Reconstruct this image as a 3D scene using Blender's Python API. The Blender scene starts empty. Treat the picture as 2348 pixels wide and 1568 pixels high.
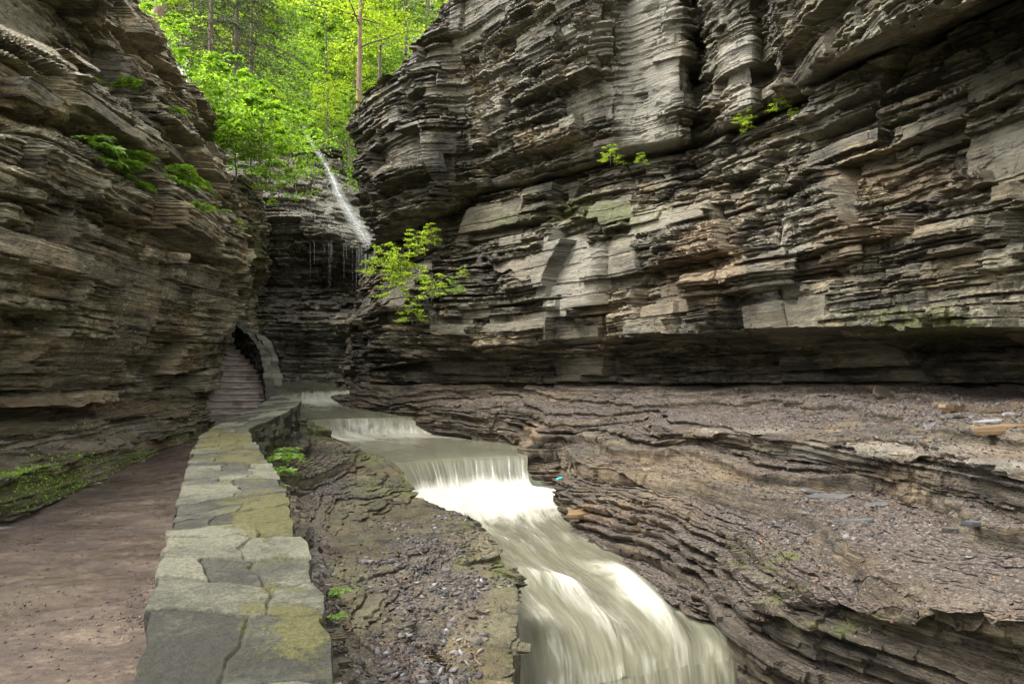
import bpy, math, random
import numpy as np
PI = math.pi
rng = np.random.default_rng(7)
random.seed(7)
scene = bpy.context.scene
import time as _t; T0 = _t.time()
COL = scene.collection
DENS = 1.15

# ------------------------------------------------------------------ camera frame
F, CU, CV, TH = 1565.0, 1174.0, 784.0, math.radians(2.71)
CT, ST = math.cos(TH), math.sin(TH)
def P(u, v, d):
    a = (u - CU) / F; b = (CV - v) / F
    y = CT - b * ST; z = ST + b * CT; k = d / y
    return np.array([a * k, d, z * k])
def proj(p):
    f = p[..., 1] * CT + p[..., 2] * ST
    f = np.where(np.abs(f) < .3, .3, f)
    up = -p[..., 1] * ST + p[..., 2] * CT
    return CU + F * p[..., 0] / f, CV - F * up / f
def grid_pts(rows):
    return np.array([[P(*c) if len(c) == 3 else np.array(c[:3]) for c in r] for r in rows], float)
cam_d = bpy.data.cameras.new('camera'); cam = bpy.data.objects.new('camera', cam_d); COL.objects.link(cam)
cam_d.sensor_width = 36; cam_d.lens = 36 * F / 2348.0; cam_d.clip_start = .05; cam_d.clip_end = 600
cam.rotation_euler = (PI / 2 + TH, 0, 0); scene.camera = cam

# ------------------------------------------------------------------ noise
from concurrent.futures import ThreadPoolExecutor
POOL = ThreadPoolExecutor(8)
U = np.uint32
KA, KB, KC, KD = U(374761393), U(668265263), U(1440662683), 974634777
def hsh(k):
    k = (k ^ (k >> U(13))) * U(1274126177); k = (k ^ (k >> U(16))) * U(2246822519); k ^= k >> U(15)
    return (k & U(0xFFFFFF)).astype(np.float32) * np.float32(1 / 16777216)
def ui(a): return np.asarray(a).astype(np.int32).astype(U)
def h3(x, y, z, s=0):
    return hsh(ui(x) * KA + ui(y) * KB + ui(z) * KC + U((s * KD) & 0xFFFFFFFF))
def par(fn, arrs, *rest):
    shp = np.broadcast_shapes(*[np.shape(a) for a in arrs]); fl = [np.broadcast_to(a, shp).reshape(-1) for a in arrs]; n = fl[0].size
    if n < 20000:
        r = fn(*fl, *rest)
    else:
        cs = np.linspace(0, n, max(8, n // 60000) + 1).astype(int)
        parts = list(POOL.map(lambda k: fn(*[f[cs[k]:cs[k + 1]] for f in fl], *rest), range(len(cs) - 1)))
        r = tuple(np.concatenate(p) for p in zip(*parts)) if isinstance(parts[0], tuple) else np.concatenate(parts)
    return tuple(q.reshape(shp) for q in r) if isinstance(r, tuple) else r.reshape(shp)
def vn0(x, y, z, s):
    fx = np.floor(x); fy = np.floor(y); fz = np.floor(z)
    xa = ui(fx) * KA; ya = ui(fy) * KB; za = ui(fz) * KC + U((s * KD) & 0xFFFFFFFF)
    fx = (x - fx).astype(np.float32); fy = (y - fy).astype(np.float32); fz = (z - fz).astype(np.float32)
    fx = fx * fx * (3 - 2 * fx); fy = fy * fy * (3 - 2 * fy); fz = fz * fz * (3 - 2 * fz)
    xb = xa + KA; yb_ = ya + KB; zb = za + KC
    def e(yy, zz):
        q = yy + zz; p = hsh(xa + q); return p + (hsh(xb + q) - p) * fx
    a = e(ya, za); a += (e(yb_, za) - a) * fy
    b = e(ya, zb); b += (e(yb_, zb) - b) * fy
    return (a + (b - a) * fz) * 2 - 1
def vn(x, y, z, s=0): return par(vn0, (x, y, z), s)
def fbm(x, y, z, o=3, s=0):
    r = 0; a = .5
    for k in range(o):
        r = r + a * vn(x * 2 ** k + 17 * k, y * 2 ** k, z * 2 ** k, s + k); a *= .5
    return r
def wor0(x, y, L, s):
    xi = np.floor(x); yi = np.floor(y); gx = (x - xi).astype(np.float32); gy = (y - yi).astype(np.float32)
    X = ui(xi) * KA; Y = ui(yi) * KB + ui(L) * KC
    f1 = np.full(x.shape, 9., np.float32); f2 = f1.copy(); idh = np.zeros(x.shape, np.float32)
    o1, o2, o3 = (U(((s + k) * KD) & 0xFFFFFFFF) for k in range(3))
    for dx in (-1, 0, 1):
        for dy in (-1, 0, 1):
            k = X + Y + U((dx * 374761393 + dy * 668265263) & 0xFFFFFFFF)
            hx = hsh(k + o1); hy = hsh(k + o2)
            d = (dx + hx - gx) ** 2 + (dy + hy - gy) ** 2
            m = d < f1
            f2 = np.where(m, f1, np.minimum(f2, d)); f1 = np.where(m, d, f1)
            idh = np.where(m, hsh(k + o3), idh)
    return idh, np.sqrt(f2) - np.sqrt(f1)
def wor(x, y, L, s=0): return par(wor0, (x, y, L), s)
def sstep(a, b, x):
    t = np.clip((x - a) / (b - a), 0, 1); return t * t * (3 - 2 * t)

def beds(lo, hi, seed):
    r = np.random.default_rng(seed); z = [-12.]
    while z[-1] < 70: z.append(z[-1] + lo + (hi - lo) * r.random() ** 2.2)
    return np.array(z)
ZC, ZM, ZF = beds(.45, 1.5, 3), beds(.10, .40, 4), beds(.03, .12, 5)

# ------------------------------------------------------------------ surfaces
def cr(C, n_per, lin):
    """resample along axis 0 with Catmull-Rom blended with linear"""
    n = len(C); s = [0.]
    for i, k in enumerate(n_per): s += list(i + (np.arange(k) + 1) / k)
    s = np.array(s); i = np.minimum(s.astype(int), n - 2); f = (s - i)[:, None, None]
    ext = np.concatenate([2 * C[:1] - C[1:2], C, 2 * C[-1:] - C[-2:-1]])
    a, b, c, d = ext[i], ext[i + 1], ext[i + 2], ext[i + 3]
    q = .5 * (2 * b + (c - a) * f + (2 * a - 5 * b + 4 * c - d) * f ** 2 + (3 * b - a - 3 * c + d) * f ** 3)
    return q * (1 - lin) + (b + (c - b) * f) * lin
def seg_counts(C, dens):
    out = []
    for i in range(len(C) - 1):
        a, b = C[i], C[i + 1]
        l = np.linalg.norm(b - a, axis=1); m = (a + b) / 2
        d = np.maximum(np.linalg.norm(m, axis=1), 1.5)
        ins = np.zeros(len(m), bool)
        for q in (a, b, m):
            u, v = proj(q); ins |= (u > -120) & (u < 2470) & (v > -120) & (v < 1690) & (q[:, 1] > .3)
        ua, va = proj(a); ub, vb = proj(b); sc_ = np.hypot(ua - ub, va - vb) * .436
        px = np.maximum(l / d * 683 * .45, np.where(ins, np.minimum(sc_, l / d * 900), 0))
        k = px[ins].max() if ins.any() else px.max() * .12
        out.append(int(np.clip(k * dens, 2, 420)))
    return out
def dense(C, dens=1.0, lr=.6, lc=.1):
    dens *= DENS
    nr = seg_counts(C, dens); nc = seg_counts(C.transpose(1, 0, 2), dens)
    G = cr(C, nr, lr); G = cr(G.transpose(1, 0, 2), nc, lc).transpose(1, 0, 2)
    return G.astype(np.float32)
def normals(G):
    n = np.cross(np.gradient(G, axis=1), np.gradient(G, axis=0))
    return n / np.maximum(np.linalg.norm(n, axis=2, keepdims=True), 1e-9)
def smooth2(A, k):
    for _ in range(k):
        A = A.copy(); A[1:-1] = (A[:-2] + A[1:-1] * 2 + A[2:]) / 4; A[:, 1:-1] = (A[:, :-2] + A[:, 1:-1] * 2 + A[:, 2:]) / 4
    return A
def strata(G, A=1., terr=1., fine=1., seed=0, flip=False, sgn=None, big=1., crack=1., wm=.35, lip=0., massive=0., out=None):
    N = normals(G)
    if sgn is None: sgn = 1 if (N * -G).sum() > 0 else -1
    N = smooth2(N * sgn, 12)
    N /= np.maximum(np.linalg.norm(N, axis=2, keepdims=True), 1e-9)
    x, y, z = G[..., 0], G[..., 1], G[..., 2]
    warp = .35 * fbm(x * .13, y * .13, z * .05, 2, seed) + .07 * fbm(x * .9, y * .9, z * .4, 3, seed + 5)
    zz = z + warp
    nz = N[..., 2]; hz = np.sqrt(np.maximum(1 - nz ** 2, 0))
    H = np.stack([N[..., 0], N[..., 1], 0 * nz], -1); H /= np.maximum(np.linalg.norm(H, axis=2, keepdims=True), .05)
    wx = x + .25 * vn(x * 1.5, y * 1.5, z * .6, 9); wy = y + .25 * vn(x * 1.5 + 50, y * 1.5, z * .6, 10)
    ic = np.searchsorted(ZC, zz); im = np.searchsorted(ZM, zz); jf = np.searchsorted(ZF, zz)
    rc, ec = wor(wx / 2.6, wy / 2.6, ic // 1, seed + 20)
    rm, em = wor(wx / 1.1, wy / 1.1, im, seed + 30)
    rf, ef = wor(wx / .5, wy / .5, jf, seed + 40)
    zero = np.zeros_like(ic)
    d = big * (.62 * (rc - .5) - .10 * crack * (1 - sstep(0, .06, ec))) + (.1 + .2 * crack) * (rm - .5) + .20 * (h3(im, zero, zero, 7) - .5)
    # some joint blocks are massive and flat faced, the others thin bedded rubble
    rq, _q = wor(wx / 1.9 + 31, wy / 1.9, np.searchsorted(ZC, zz + .3), seed + 90)
    mass = min(massive, 1.) * sstep(.64, .70, rq) if massive < 2 else sstep(.5, .56, rq)
    if out is not None: out['mass'] = mass
    d0 = big * .62 * (rc - .5) + .10 * (rq - .4)
    d = d + fine * (.10 * (rf - .5) + .13 * (h3(jf, zero, zero, 8) - .5))
    d = d - .05 * crack * (1 - sstep(0, .05, em))
    d = d * (1 - mass) + (d0 + .04 * (h3(im, zero, zero, 7) - .5) - .03 * (1 - sstep(0, .03, em)) * (rm > .6)) * mass
    d = d + (.12 - .09 * mass) * fbm(x * 1.3, y * 1.3, z * 2.2, 3, seed + 60) + (.045 - .03 * mass) * fbm(x * 7, y * 7, z * 10, 3, seed + 61)
    # scale detail down where far things would not show it, up for large cliffs
    steep = sstep(.12, .5, hz)
    Q = G + H * (A * d * steep)[..., None]
    if terr > 0:
        zz2 = zz + (.18 + lip * .1) * fbm(x * .45, y * .45, 0 * z, 4, seed + 70) + .03 * fbm(x * 5, y * 5, 0 * z, 3, seed + 71)
        def ter(Z, lo):
            i = np.clip(np.searchsorted(Z, zz2) - 1, 0, len(Z) - 2); th = Z[i + 1] - Z[i]; t = (zz2 - Z[i]) / th
            return Z[i] + th * sstep(lo, 1, t) - zz2
        dz = (1 - wm) * ter(ZF, .72) + wm * ter(ZM, .82)
        if lip:
            for Z, c_ in ((ZF, .07), (ZM, .10 + wm * .1)):
                i = np.clip(np.searchsorted(Z, zz2) - 1, 0, len(Z) - 2); t = (zz2 - Z[i]) / (Z[i + 1] - Z[i])
                Q[..., :2] += (H * (lip * c_ * sstep(.7, .95, t) * sstep(.05, .2, hz) * sstep(.3, .5, np.abs(nz)) * (1 - .8 * mass))[..., None])[..., :2]
        Q[..., 2] += terr * (1 - .8 * mass) * dz * sstep(.34, .62, np.abs(nz)) + terr * .012 * fbm(x * 9, y * 9, z * 9, 2, 5)
    return Q

def mesh_grid(G, name, mat, attrs=None, parent=None, smooth=False, flipfaces=None):
    nr, nc = G.shape[:2]; me = bpy.data.meshes.new(name)
    me.vertices.add(nr * nc); me.vertices.foreach_set('co', G.reshape(-1).astype(np.float32))
    idx = np.arange(nr * nc).reshape(nr, nc)
    q = np.stack([idx[:-1, :-1], idx[:-1, 1:], idx[1:, 1:], idx[1:, :-1]], -1).reshape(-1, 4)
    if flipfaces is None:
        N = normals(G); flipfaces = (N * -G).sum() < 0
    else: flipfaces = flipfaces
    if not flipfaces: q = q
    else: q = q[:, ::-1]
    n = len(q)
    me.loops.add(n * 4); me.loops.foreach_set('vertex_index', q.reshape(-1).astype(np.int32))
    me.polygons.add(n); me.polygons.foreach_set('loop_start', np.arange(0, n * 4, 4, dtype=np.int32))
    me.polygons.foreach_set('loop_total', np.full(n, 4, dtype=np.int32))
    me.polygons.foreach_set('use_smooth', np.full(n, bool(smooth)))
    for k, a in (attrs or {}).items():
        at = me.attributes.new(k, 'FLOAT', 'POINT'); at.data.foreach_set('value', a.reshape(-1).astype(np.float32))
    me.update(calc_edges=True)
    me.materials.append(mat)
    o = bpy.data.objects.new(name, me); COL.objects.link(o)
    if parent: o.parent = parent
    return o
def mesh_poly(V, Fc, name, mat, attrs=None, parent=None, smooth=False, link=True):
    """V (n,3); Fc (m,k) equal-size faces"""
    V = np.asarray(V, float); Fc = np.asarray(Fc, int); k = Fc.shape[1]; n = len(Fc)
    me = bpy.data.meshes.new(name); me.vertices.add(len(V)); me.vertices.foreach_set('co', V.reshape(-1).astype(np.float32))
    me.loops.add(n * k); me.loops.foreach_set('vertex_index', Fc.reshape(-1).astype(np.int32))
    me.polygons.add(n); me.polygons.foreach_set('loop_start', np.arange(0, n * k, k, dtype=np.int32))
    me.polygons.foreach_set('loop_total', np.full(n, k, dtype=np.int32)); me.polygons.foreach_set('use_smooth', np.full(n, bool(smooth)))
    for kk, a in (attrs or {}).items():
        at = me.attributes.new(kk, 'FLOAT', 'POINT'); at.data.foreach_set('value', np.asarray(a).reshape(-1).astype(np.float32))
    me.update(calc_edges=True); me.materials.append(mat)
    o = bpy.data.objects.new(name, me)
    if link: COL.objects.link(o)
    if parent: o.parent = parent
    return o
def tag(o, label=None, cat=None, group=None, kind=None):
    if label: o['label'] = label
    if cat: o['category'] = cat
    if group: o['group'] = group
    if kind: o['kind'] = kind
    return o
def empty(name, loc, rz=0, **kw):
    o = bpy.data.objects.new(name, None); COL.objects.link(o); o.location = [float(c) for c in loc]; o.rotation_euler = (0, 0, rz); o.empty_display_size = .2
    return tag(o, **kw)
def paint(G, blobs, nz=.35, seed=0, soft=0):
    u, v = proj(G); w = fbm(G[..., 0] * 1.4, G[..., 1] * 1.4, G[..., 2] * 1.8, 3, seed + 90)
    r = np.zeros(u.shape)
    for (cu, cv, ru, rv, s) in blobs:
        q = np.sqrt(((u - cu) / ru) ** 2 + ((v - cv) / rv) ** 2) + w * nz * 2
        r = np.maximum(r, s * (1 - (sstep(0, 1.5, q) if soft else sstep(.6, 1.15, q))))
    return r

# ------------------------------------------------------------------ materials
def newmat(name):
    m = bpy.data.materials.new(name); m.use_nodes = True; nt = m.node_tree
    b = nt.nodes['Principled BSDF']; return m, nt, b
def N_(nt, t, **kw):
    n = nt.nodes.new(t)
    for k, v in kw.items():
        if k in n.inputs: n.inputs[k].default_value = v
        else: setattr(n, k, v)
    return n
def mapped(nt, sc):
    tc = N_(nt, 'ShaderNodeTexCoord'); mp = N_(nt, 'ShaderNodeMapping'); mp.inputs['Scale'].default_value = sc
    nt.links.new(tc.outputs['Object'], mp.inputs[0]); return mp.outputs[0]
def noise(nt, sc=(1, 1, 1), scale=1., detail=4., rough=.55):
    n = N_(nt, 'ShaderNodeTexNoise'); n.inputs['Scale'].default_value = scale; n.inputs['Detail'].default_value = detail; n.inputs['Roughness'].default_value = rough
    nt.links.new(mapped(nt, sc), n.inputs['Vector']); return n.outputs[0]
def ramp(nt, inp, stops):
    r = N_(nt, 'ShaderNodeValToRGB'); e = r.color_ramp.elements
    while len(e) < len(stops): e.new(.5)
    for el, (p, c) in zip(e, stops): el.position = p; el.color = (*c, 1) if len(c) == 3 else c
    nt.links.new(inp, r.inputs[0]); return r.outputs[0]
def mixc(nt, fac, a, b, mode='MIX'):
    m = N_(nt, 'ShaderNodeMix', data_type='RGBA', blend_type=mode)
    for i, s in ((0, fac), (6, a), (7, b)):
        if hasattr(s, 'is_output'): nt.links.new(s, m.inputs[i])
        elif i == 0: m.inputs[0].default_value = s
        else: m.inputs[i].default_value = (*s, 1)
    return m.outputs[2]
def mth(nt, op, a, b=0., c=None, clamp=False):
    m = N_(nt, 'ShaderNodeMath', operation=op); m.use_clamp = clamp
    for i, s in enumerate((a, b, c)):
        if s is None: continue
        if hasattr(s, 'is_output'): nt.links.new(s, m.inputs[i])
        else: m.inputs[i].default_value = s
    return m.outputs[0]
def sst(nt, x, a, b):
    m = N_(nt, 'ShaderNodeMapRange', interpolation_type='SMOOTHSTEP'); nt.links.new(x, m.inputs[0]); m.inputs[1].default_value = a; m.inputs[2].default_value = b
    return m.outputs[0]
def attr(nt, name):
    a = N_(nt, 'ShaderNodeAttribute'); a.attribute_name = name; return a.outputs['Fac']
def bump(nt, b, hs, dist=.02, strength=.6):
    bp = N_(nt, 'ShaderNodeBump'); bp.inputs['Strength'].default_value = strength; bp.inputs['Distance'].default_value = dist
    nt.links.new(hs, bp.inputs['Height']); nt.links.new(bp.outputs[0], b.inputs['Normal'])

def rock_mat(name, dark, mid, light, litter=1., rough=(.38, .75), gain=1., litthr=(.45, .8)):
    m, nt, b = newmat(name)
    g = lambda c: tuple(x * gain for x in c)
    n1 = noise(nt, (1, 1, 1), .55, 5, .6); n2 = noise(nt, (.55, .55, 9), 1., 4, .6); n3 = noise(nt, (1, 1, 3), 5., 7, .75)
    t = mth(nt, 'ADD', mth(nt, 'MULTIPLY', n1, .28), mth(nt, 'ADD', mth(nt, 'MULTIPLY', n2, .34), mth(nt, 'MULTIPLY', n3, .38)))
    c = ramp(nt, t, [(.40, g(dark)), (.49, g(mid)), (.60, g(light))])
    hue = noise(nt, (1, 1, 1.6), .9, 3, .5)
    c = mixc(nt, sst(nt, hue, .48, .66), c, tuple(x * gain for x in (.20, .15, .085)), 'MIX') if False else mixc(nt, mth(nt, 'MULTIPLY', sst(nt, hue, .47, .68), .5), c, mixc(nt, 1., c, (1.35, 1.08, .72), 'MULTIPLY'))
    seam = noise(nt, (.8, .8, 20), 1., 4, .7); c = mixc(nt, mth(nt, 'SUBTRACT', 1, sst(nt, seam, .36, .45)), c, mixc(nt, 1., c, (.32, .30, .28), 'MULTIPLY'))
    wet = noise(nt, (1, 1, .35), .8, 5, .65); c = mixc(nt, mth(nt, 'MULTIPLY', sst(nt, wet, .50, .62), .6), c, mixc(nt, 1., c, (.45, .43, .38), 'MULTIPLY'))
    c = mixc(nt, mth(nt, 'MULTIPLY', attr(nt, 'tan'), .8), c, mixc(nt, n3, (.16, .105, .055), (.36, .26, .15)))
    c = mixc(nt, mth(nt, 'MULTIPLY', attr(nt, 'mass'), mth(nt, 'MULTIPLY', sst(nt, n1, .42, .6), .7)), c, mixc(nt, n3, (.06, .053, .035), (.23, .205, .14)))
    c = mixc(nt, mth(nt, 'MULTIPLY', attr(nt, 'pale'), .75), c, mixc(nt, n3, (.15, .14, .11), (.38, .355, .285)))
    # debris on the treads
    geo = N_(nt, 'ShaderNodeNewGeometry'); sx = N_(nt, 'ShaderNodeSeparateXYZ'); nt.links.new(geo.outputs['True Normal'], sx.inputs[0])
    up = sst(nt, sx.outputs[2], *litthr)
    vor = N_(nt, 'ShaderNodeTexVoronoi'); vor.inputs['Scale'].default_value = 48; nt.links.new(mapped(nt, (1, 1, 1)), vor.inputs['Vector'])
    sv = N_(nt, 'ShaderNodeSeparateColor'); nt.links.new(vor.outputs['Color'], sv.inputs[0])
    lc = ramp(nt, sv.outputs[0], [(0, (.02, .015, .013)), (.35, (.038, .027, .020)), (.6, (.064, .046, .035)), (.82, (.11, .086, .072)), (.95, (.16, .145, .125)), (1, (.17, .115, .07))])
    ln = noise(nt, (1, 1, 1), 1.3, 5, .65)
    lm = mth(nt, 'MULTIPLY', up, mth(nt, 'MAXIMUM', mth(nt, 'MULTIPLY', sst(nt, ln, .40, .60), litter), attr(nt, 'litter')))
    c = mixc(nt, lm, c, lc)
    # lichen spots
    v2 = N_(nt, 'ShaderNodeTexVoronoi'); v2.inputs['Scale'].default_value = 7; nt.links.new(mapped(nt, (1, 1, 2.2)), v2.inputs['Vector'])
    sp = mth(nt, 'MULTIPLY', mth(nt, 'SUBTRACT', 1, sst(nt, mth(nt, 'ADD', v2.outputs['Distance'], mth(nt, 'MULTIPLY', n3, .35)), .26, .40)), attr(nt, 'lichen'))
    c = mixc(nt, sp, c, (.52, .53, .42))
    # moss
    mn = noise(nt, (1, 1, 1.5), 4.5, 6, .7)
    mm = sst(nt, mth(nt, 'ADD', mth(nt, 'MULTIPLY', attr(nt, 'moss'), .46), mn), .67, .82)
    mm = mth(nt, 'MULTIPLY', mm, sst(nt, attr(nt, 'moss'), .02, .3))
    c = mixc(nt, mth(nt, 'MULTIPLY', mm, .85), c, mixc(nt, noise(nt, (1, 1, 1), 14., 3), (.03, .036, .007), (.11, .12, .02)))
    nt.links.new(c, b.inputs['Base Color'])
    r = N_(nt, 'ShaderNodeMapRange'); nt.links.new(n1, r.inputs[0]); r.inputs[1].default_value = .3; r.inputs[2].default_value = .7; r.inputs[3].default_value = rough[0]; r.inputs[4].default_value = rough[1]
    nt.links.new(r.outputs[0], b.inputs['Roughness'])
    hb = mth(nt, 'ADD', mth(nt, 'MULTIPLY', noise(nt, (.7, .7, 7), 2.2, 5, .7), 1.2), noise(nt, (1, 1, 1.4), 22., 4, .7))
    bump(nt, b, hb, .07, 1.)
    return m
M = {}
M['cliff'] = rock_mat('cliff_rock', (.016, .0135, .008), (.085, .075, .048), (.30, .265, .175), litter=.6)
M['cliff_dark'] = rock_mat('dark_cliff_rock', (.028, .022, .011), (.215, .188, .118), (.56, .51, .35), litter=.25)
M['ledge'] = rock_mat('ledge_rock', (.028, .024, .012), (.095, .082, .044), (.20, .175, .105), litter=.2)
M['shelf'] = rock_mat('shelf_rock', (.014, .010, .006), (.064, .049, .029), (.185, .15, .095), litter=.75, rough=(.6, .9))
M['bank'] = rock_mat('bank_rock', (.018, .016, .007), (.062, .054, .027), (.13, .115, .062), litter=.1, rough=(.3, .55))
M['wet'] = rock_mat('wet_rock', (.04, .038, .028), (.15, .145, .105), (.36, .345, .27), litter=.4, rough=(.2, .5))

def water_mat():
    m, nt, b = newmat('milky_water')
    uv = N_(nt, 'ShaderNodeCombineXYZ'); nt.links.new(attr(nt, 'fu'), uv.inputs[0]); nt.links.new(attr(nt, 'fv'), uv.inputs[1])
    def st(sx, sy, detail, dist=0.):
        mp = N_(nt, 'ShaderNodeMapping'); mp.inputs['Scale'].default_value = (sx, sy, 1); nt.links.new(uv.outputs[0], mp.inputs[0])
        n = N_(nt, 'ShaderNodeTexNoise'); n.inputs['Detail'].default_value = detail; n.inputs['Roughness'].default_value = .6; n.inputs['Scale'].default_value = 1; n.inputs['Distortion'].default_value = dist
        nt.links.new(mp.outputs[0], n.inputs['Vector']); return n.outputs[0]
    a, c_, d = st(5, .7, 5, .8), st(16, .7, 3, .3), st(1.1, .45, 4, 1.6)
    f = attr(nt, 'foam')
    s = mth(nt, 'ADD', mth(nt, 'MULTIPLY', a, .4), mth(nt, 'ADD', mth(nt, 'MULTIPLY', c_, .15), mth(nt, 'MULTIPLY', d, .45)))
    k = sst(nt, mth(nt, 'ADD', mth(nt, 'MULTIPLY', f, .62), s), .80, 1.24)
    base = mixc(nt, d, (.060, .060, .041), (.165, .158, .112))
    c = mixc(nt, k, base, (.40, .385, .325))
    nt.links.new(c, b.inputs['Base Color'])
    nt.links.new(mth(nt, 'ADD', mth(nt, 'MULTIPLY', k, .45), .16), b.inputs['Roughness'])
    b.inputs['Subsurface Weight'].default_value = 0
    bump(nt, b, mth(nt, 'ADD', a, mth(nt, 'MULTIPLY', c_, .3)), .05, .35)
    return m
M['water'] = water_mat()
def thin_water():
    m, nt, b = newmat('falling_water'); b.inputs['Base Color'].default_value = (.42, .44, .42, 1); b.inputs['Roughness'].default_value = .3
    n = noise(nt, (9, 9, .5), 1., 4, .6); tr = N_(nt, 'ShaderNodeBsdfTransparent'); mx = N_(nt, 'ShaderNodeMixShader')
    nt.links.new(attr(nt, 'op'), mx.inputs[0]); nt.links.new(tr.outputs[0], mx.inputs[1]); nt.links.new(b.outputs[0], mx.inputs[2])
    nt.links.new(mx.outputs[0], nt.nodes['Material Output'].inputs[0]); return m
M['veil'] = thin_water()

def leaf_mat(name, a, b_, trans, tw=.45):
    m, nt, b = newmat(name)
    c = mixc(nt, attr(nt, 'rnd'), a, b_)
    nt.links.new(c, b.inputs['Base Color']); b.inputs['Roughness'].default_value = .55
    tl = N_(nt, 'ShaderNodeBsdfTranslucent'); nt.links.new(mixc(nt, 1., c, trans, 'MULTIPLY'), tl.inputs[0])
    mx = N_(nt, 'ShaderNodeMixShader'); mx.inputs[0].default_value = tw
    nt.links.new(b.outputs[0], mx.inputs[1]); nt.links.new(tl.outputs[0], mx.inputs[2]); nt.links.new(mx.outputs[0], nt.nodes['Material Output'].inputs[0])
    return m
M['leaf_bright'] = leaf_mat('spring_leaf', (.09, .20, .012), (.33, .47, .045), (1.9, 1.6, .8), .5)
M['leaf_mid'] = leaf_mat('shaded_leaf', (.045, .11, .012), (.20, .33, .035), (1.7, 1.6, .8), .45)  # darker copy of the leaf green, shade put into the colour for depth
M['leaf_green'] = leaf_mat('maple_leaf', (.08, .18, .012), (.28, .42, .04), (1.5, 1.6, .8), .4)
M['needle'] = leaf_mat('hemlock_needle', (.02, .034, .012), (.06, .08, .03), (1.3, 1.4, 1), .3)
M['fern'] = leaf_mat('fern_frond', (.06, .13, .012), (.20, .32, .03), (1.5, 1.6, .8), .35)
def plain_noise(name, c1, c2, sc=(1, 1, 1), scale=6., rough=.8, dist=.01):
    m, nt, b = newmat(name); n = noise(nt, sc, scale, 6, .65)
    nt.links.new(ramp(nt, n, [(.3, c1), (.7, c2)]), b.inputs['Base Color']); b.inputs['Roughness'].default_value = rough; bump(nt, b, n, dist, .7); return m
M['bark'] = plain_noise('bark', (.05, .037, .028), (.17, .13, .10), (4, 4, 1), 3)
M['bark_brown'] = plain_noise('reddish_bark', (.10, .06, .04), (.28, .18, .125), (4, 4, 1), 3)
M['soil'] = plain_noise('forest_floor', (.03, .035, .012), (.11, .12, .04), scale=1.5, dist=.1)
M['twig'] = plain_noise('twig_wood', (.20, .12, .07), (.38, .25, .16), scale=12)
def chip_mat(name, stops, rough=.5):
    m, nt, b = newmat(name); nt.links.new(ramp(nt, attr(nt, 'rnd'), stops), b.inputs['Base Color']); b.inputs['Roughness'].default_value = rough + .2; b.inputs['Specular IOR Level'].default_value = .28
    return m
M['chip'] = chip_mat('shale_chip', [(0, (.02, .019, .02)), (.4, (.046, .041, .039)), (.75, (.078, .071, .066)), (.96, (.12, .112, .105)), (1, (.20, .19, .18))], .55)
M['litter'] = chip_mat('fallen_leaf', [(0, (.02, .012, .011)), (.4, (.052, .034, .026)), (.8, (.085, .058, .042)), (.97, (.13, .092, .065)), (1, (.18, .10, .055))], .55)
def path_mat():
    m, nt, b = newmat('path_stone')
    n1 = noise(nt, (.8, 1.5, 1), 1.6, 8, .75); n2 = noise(nt, (1, 1.4, 1), 12., 8, .8); n3 = noise(nt, (1, 1, 1), 60., 2)
    c = ramp(nt, mth(nt, 'ADD', mth(nt, 'MULTIPLY', n1, .5), mth(nt, 'MULTIPLY', n2, .5)), [(.36, (.010, .0065, .004)), (.47, (.034, .0215, .0135)), (.53, (.060, .041, .027)), (.62, (.13, .098, .065))])
    pud_sheen = noise(nt, (.5, 1.5, 1), .8, 5, .6); c = mixc(nt, mth(nt, 'MULTIPLY', sst(nt, pud_sheen, .56, .68), .55), c, (.105, .085, .056))  # puddle patches lightened in colour to stand in for their tan reflections
    c = mixc(nt, mth(nt, 'MULTIPLY', n3, .4), c, (.045, .034, .028)); nt.links.new(c, b.inputs['Base Color'])
    nt.links.new(mth(nt, 'SUBTRACT', .72, mth(nt, 'MULTIPLY', sst(nt, pud_sheen, .5, .60), .6)), b.inputs['Roughness']); b.inputs['Specular IOR Level'].default_value = .32
    bump(nt, b, mth(nt, 'ADD', n2, mth(nt, 'MULTIPLY', n3, .3)), .03, .6); return m
M['path'] = path_mat()
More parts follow.
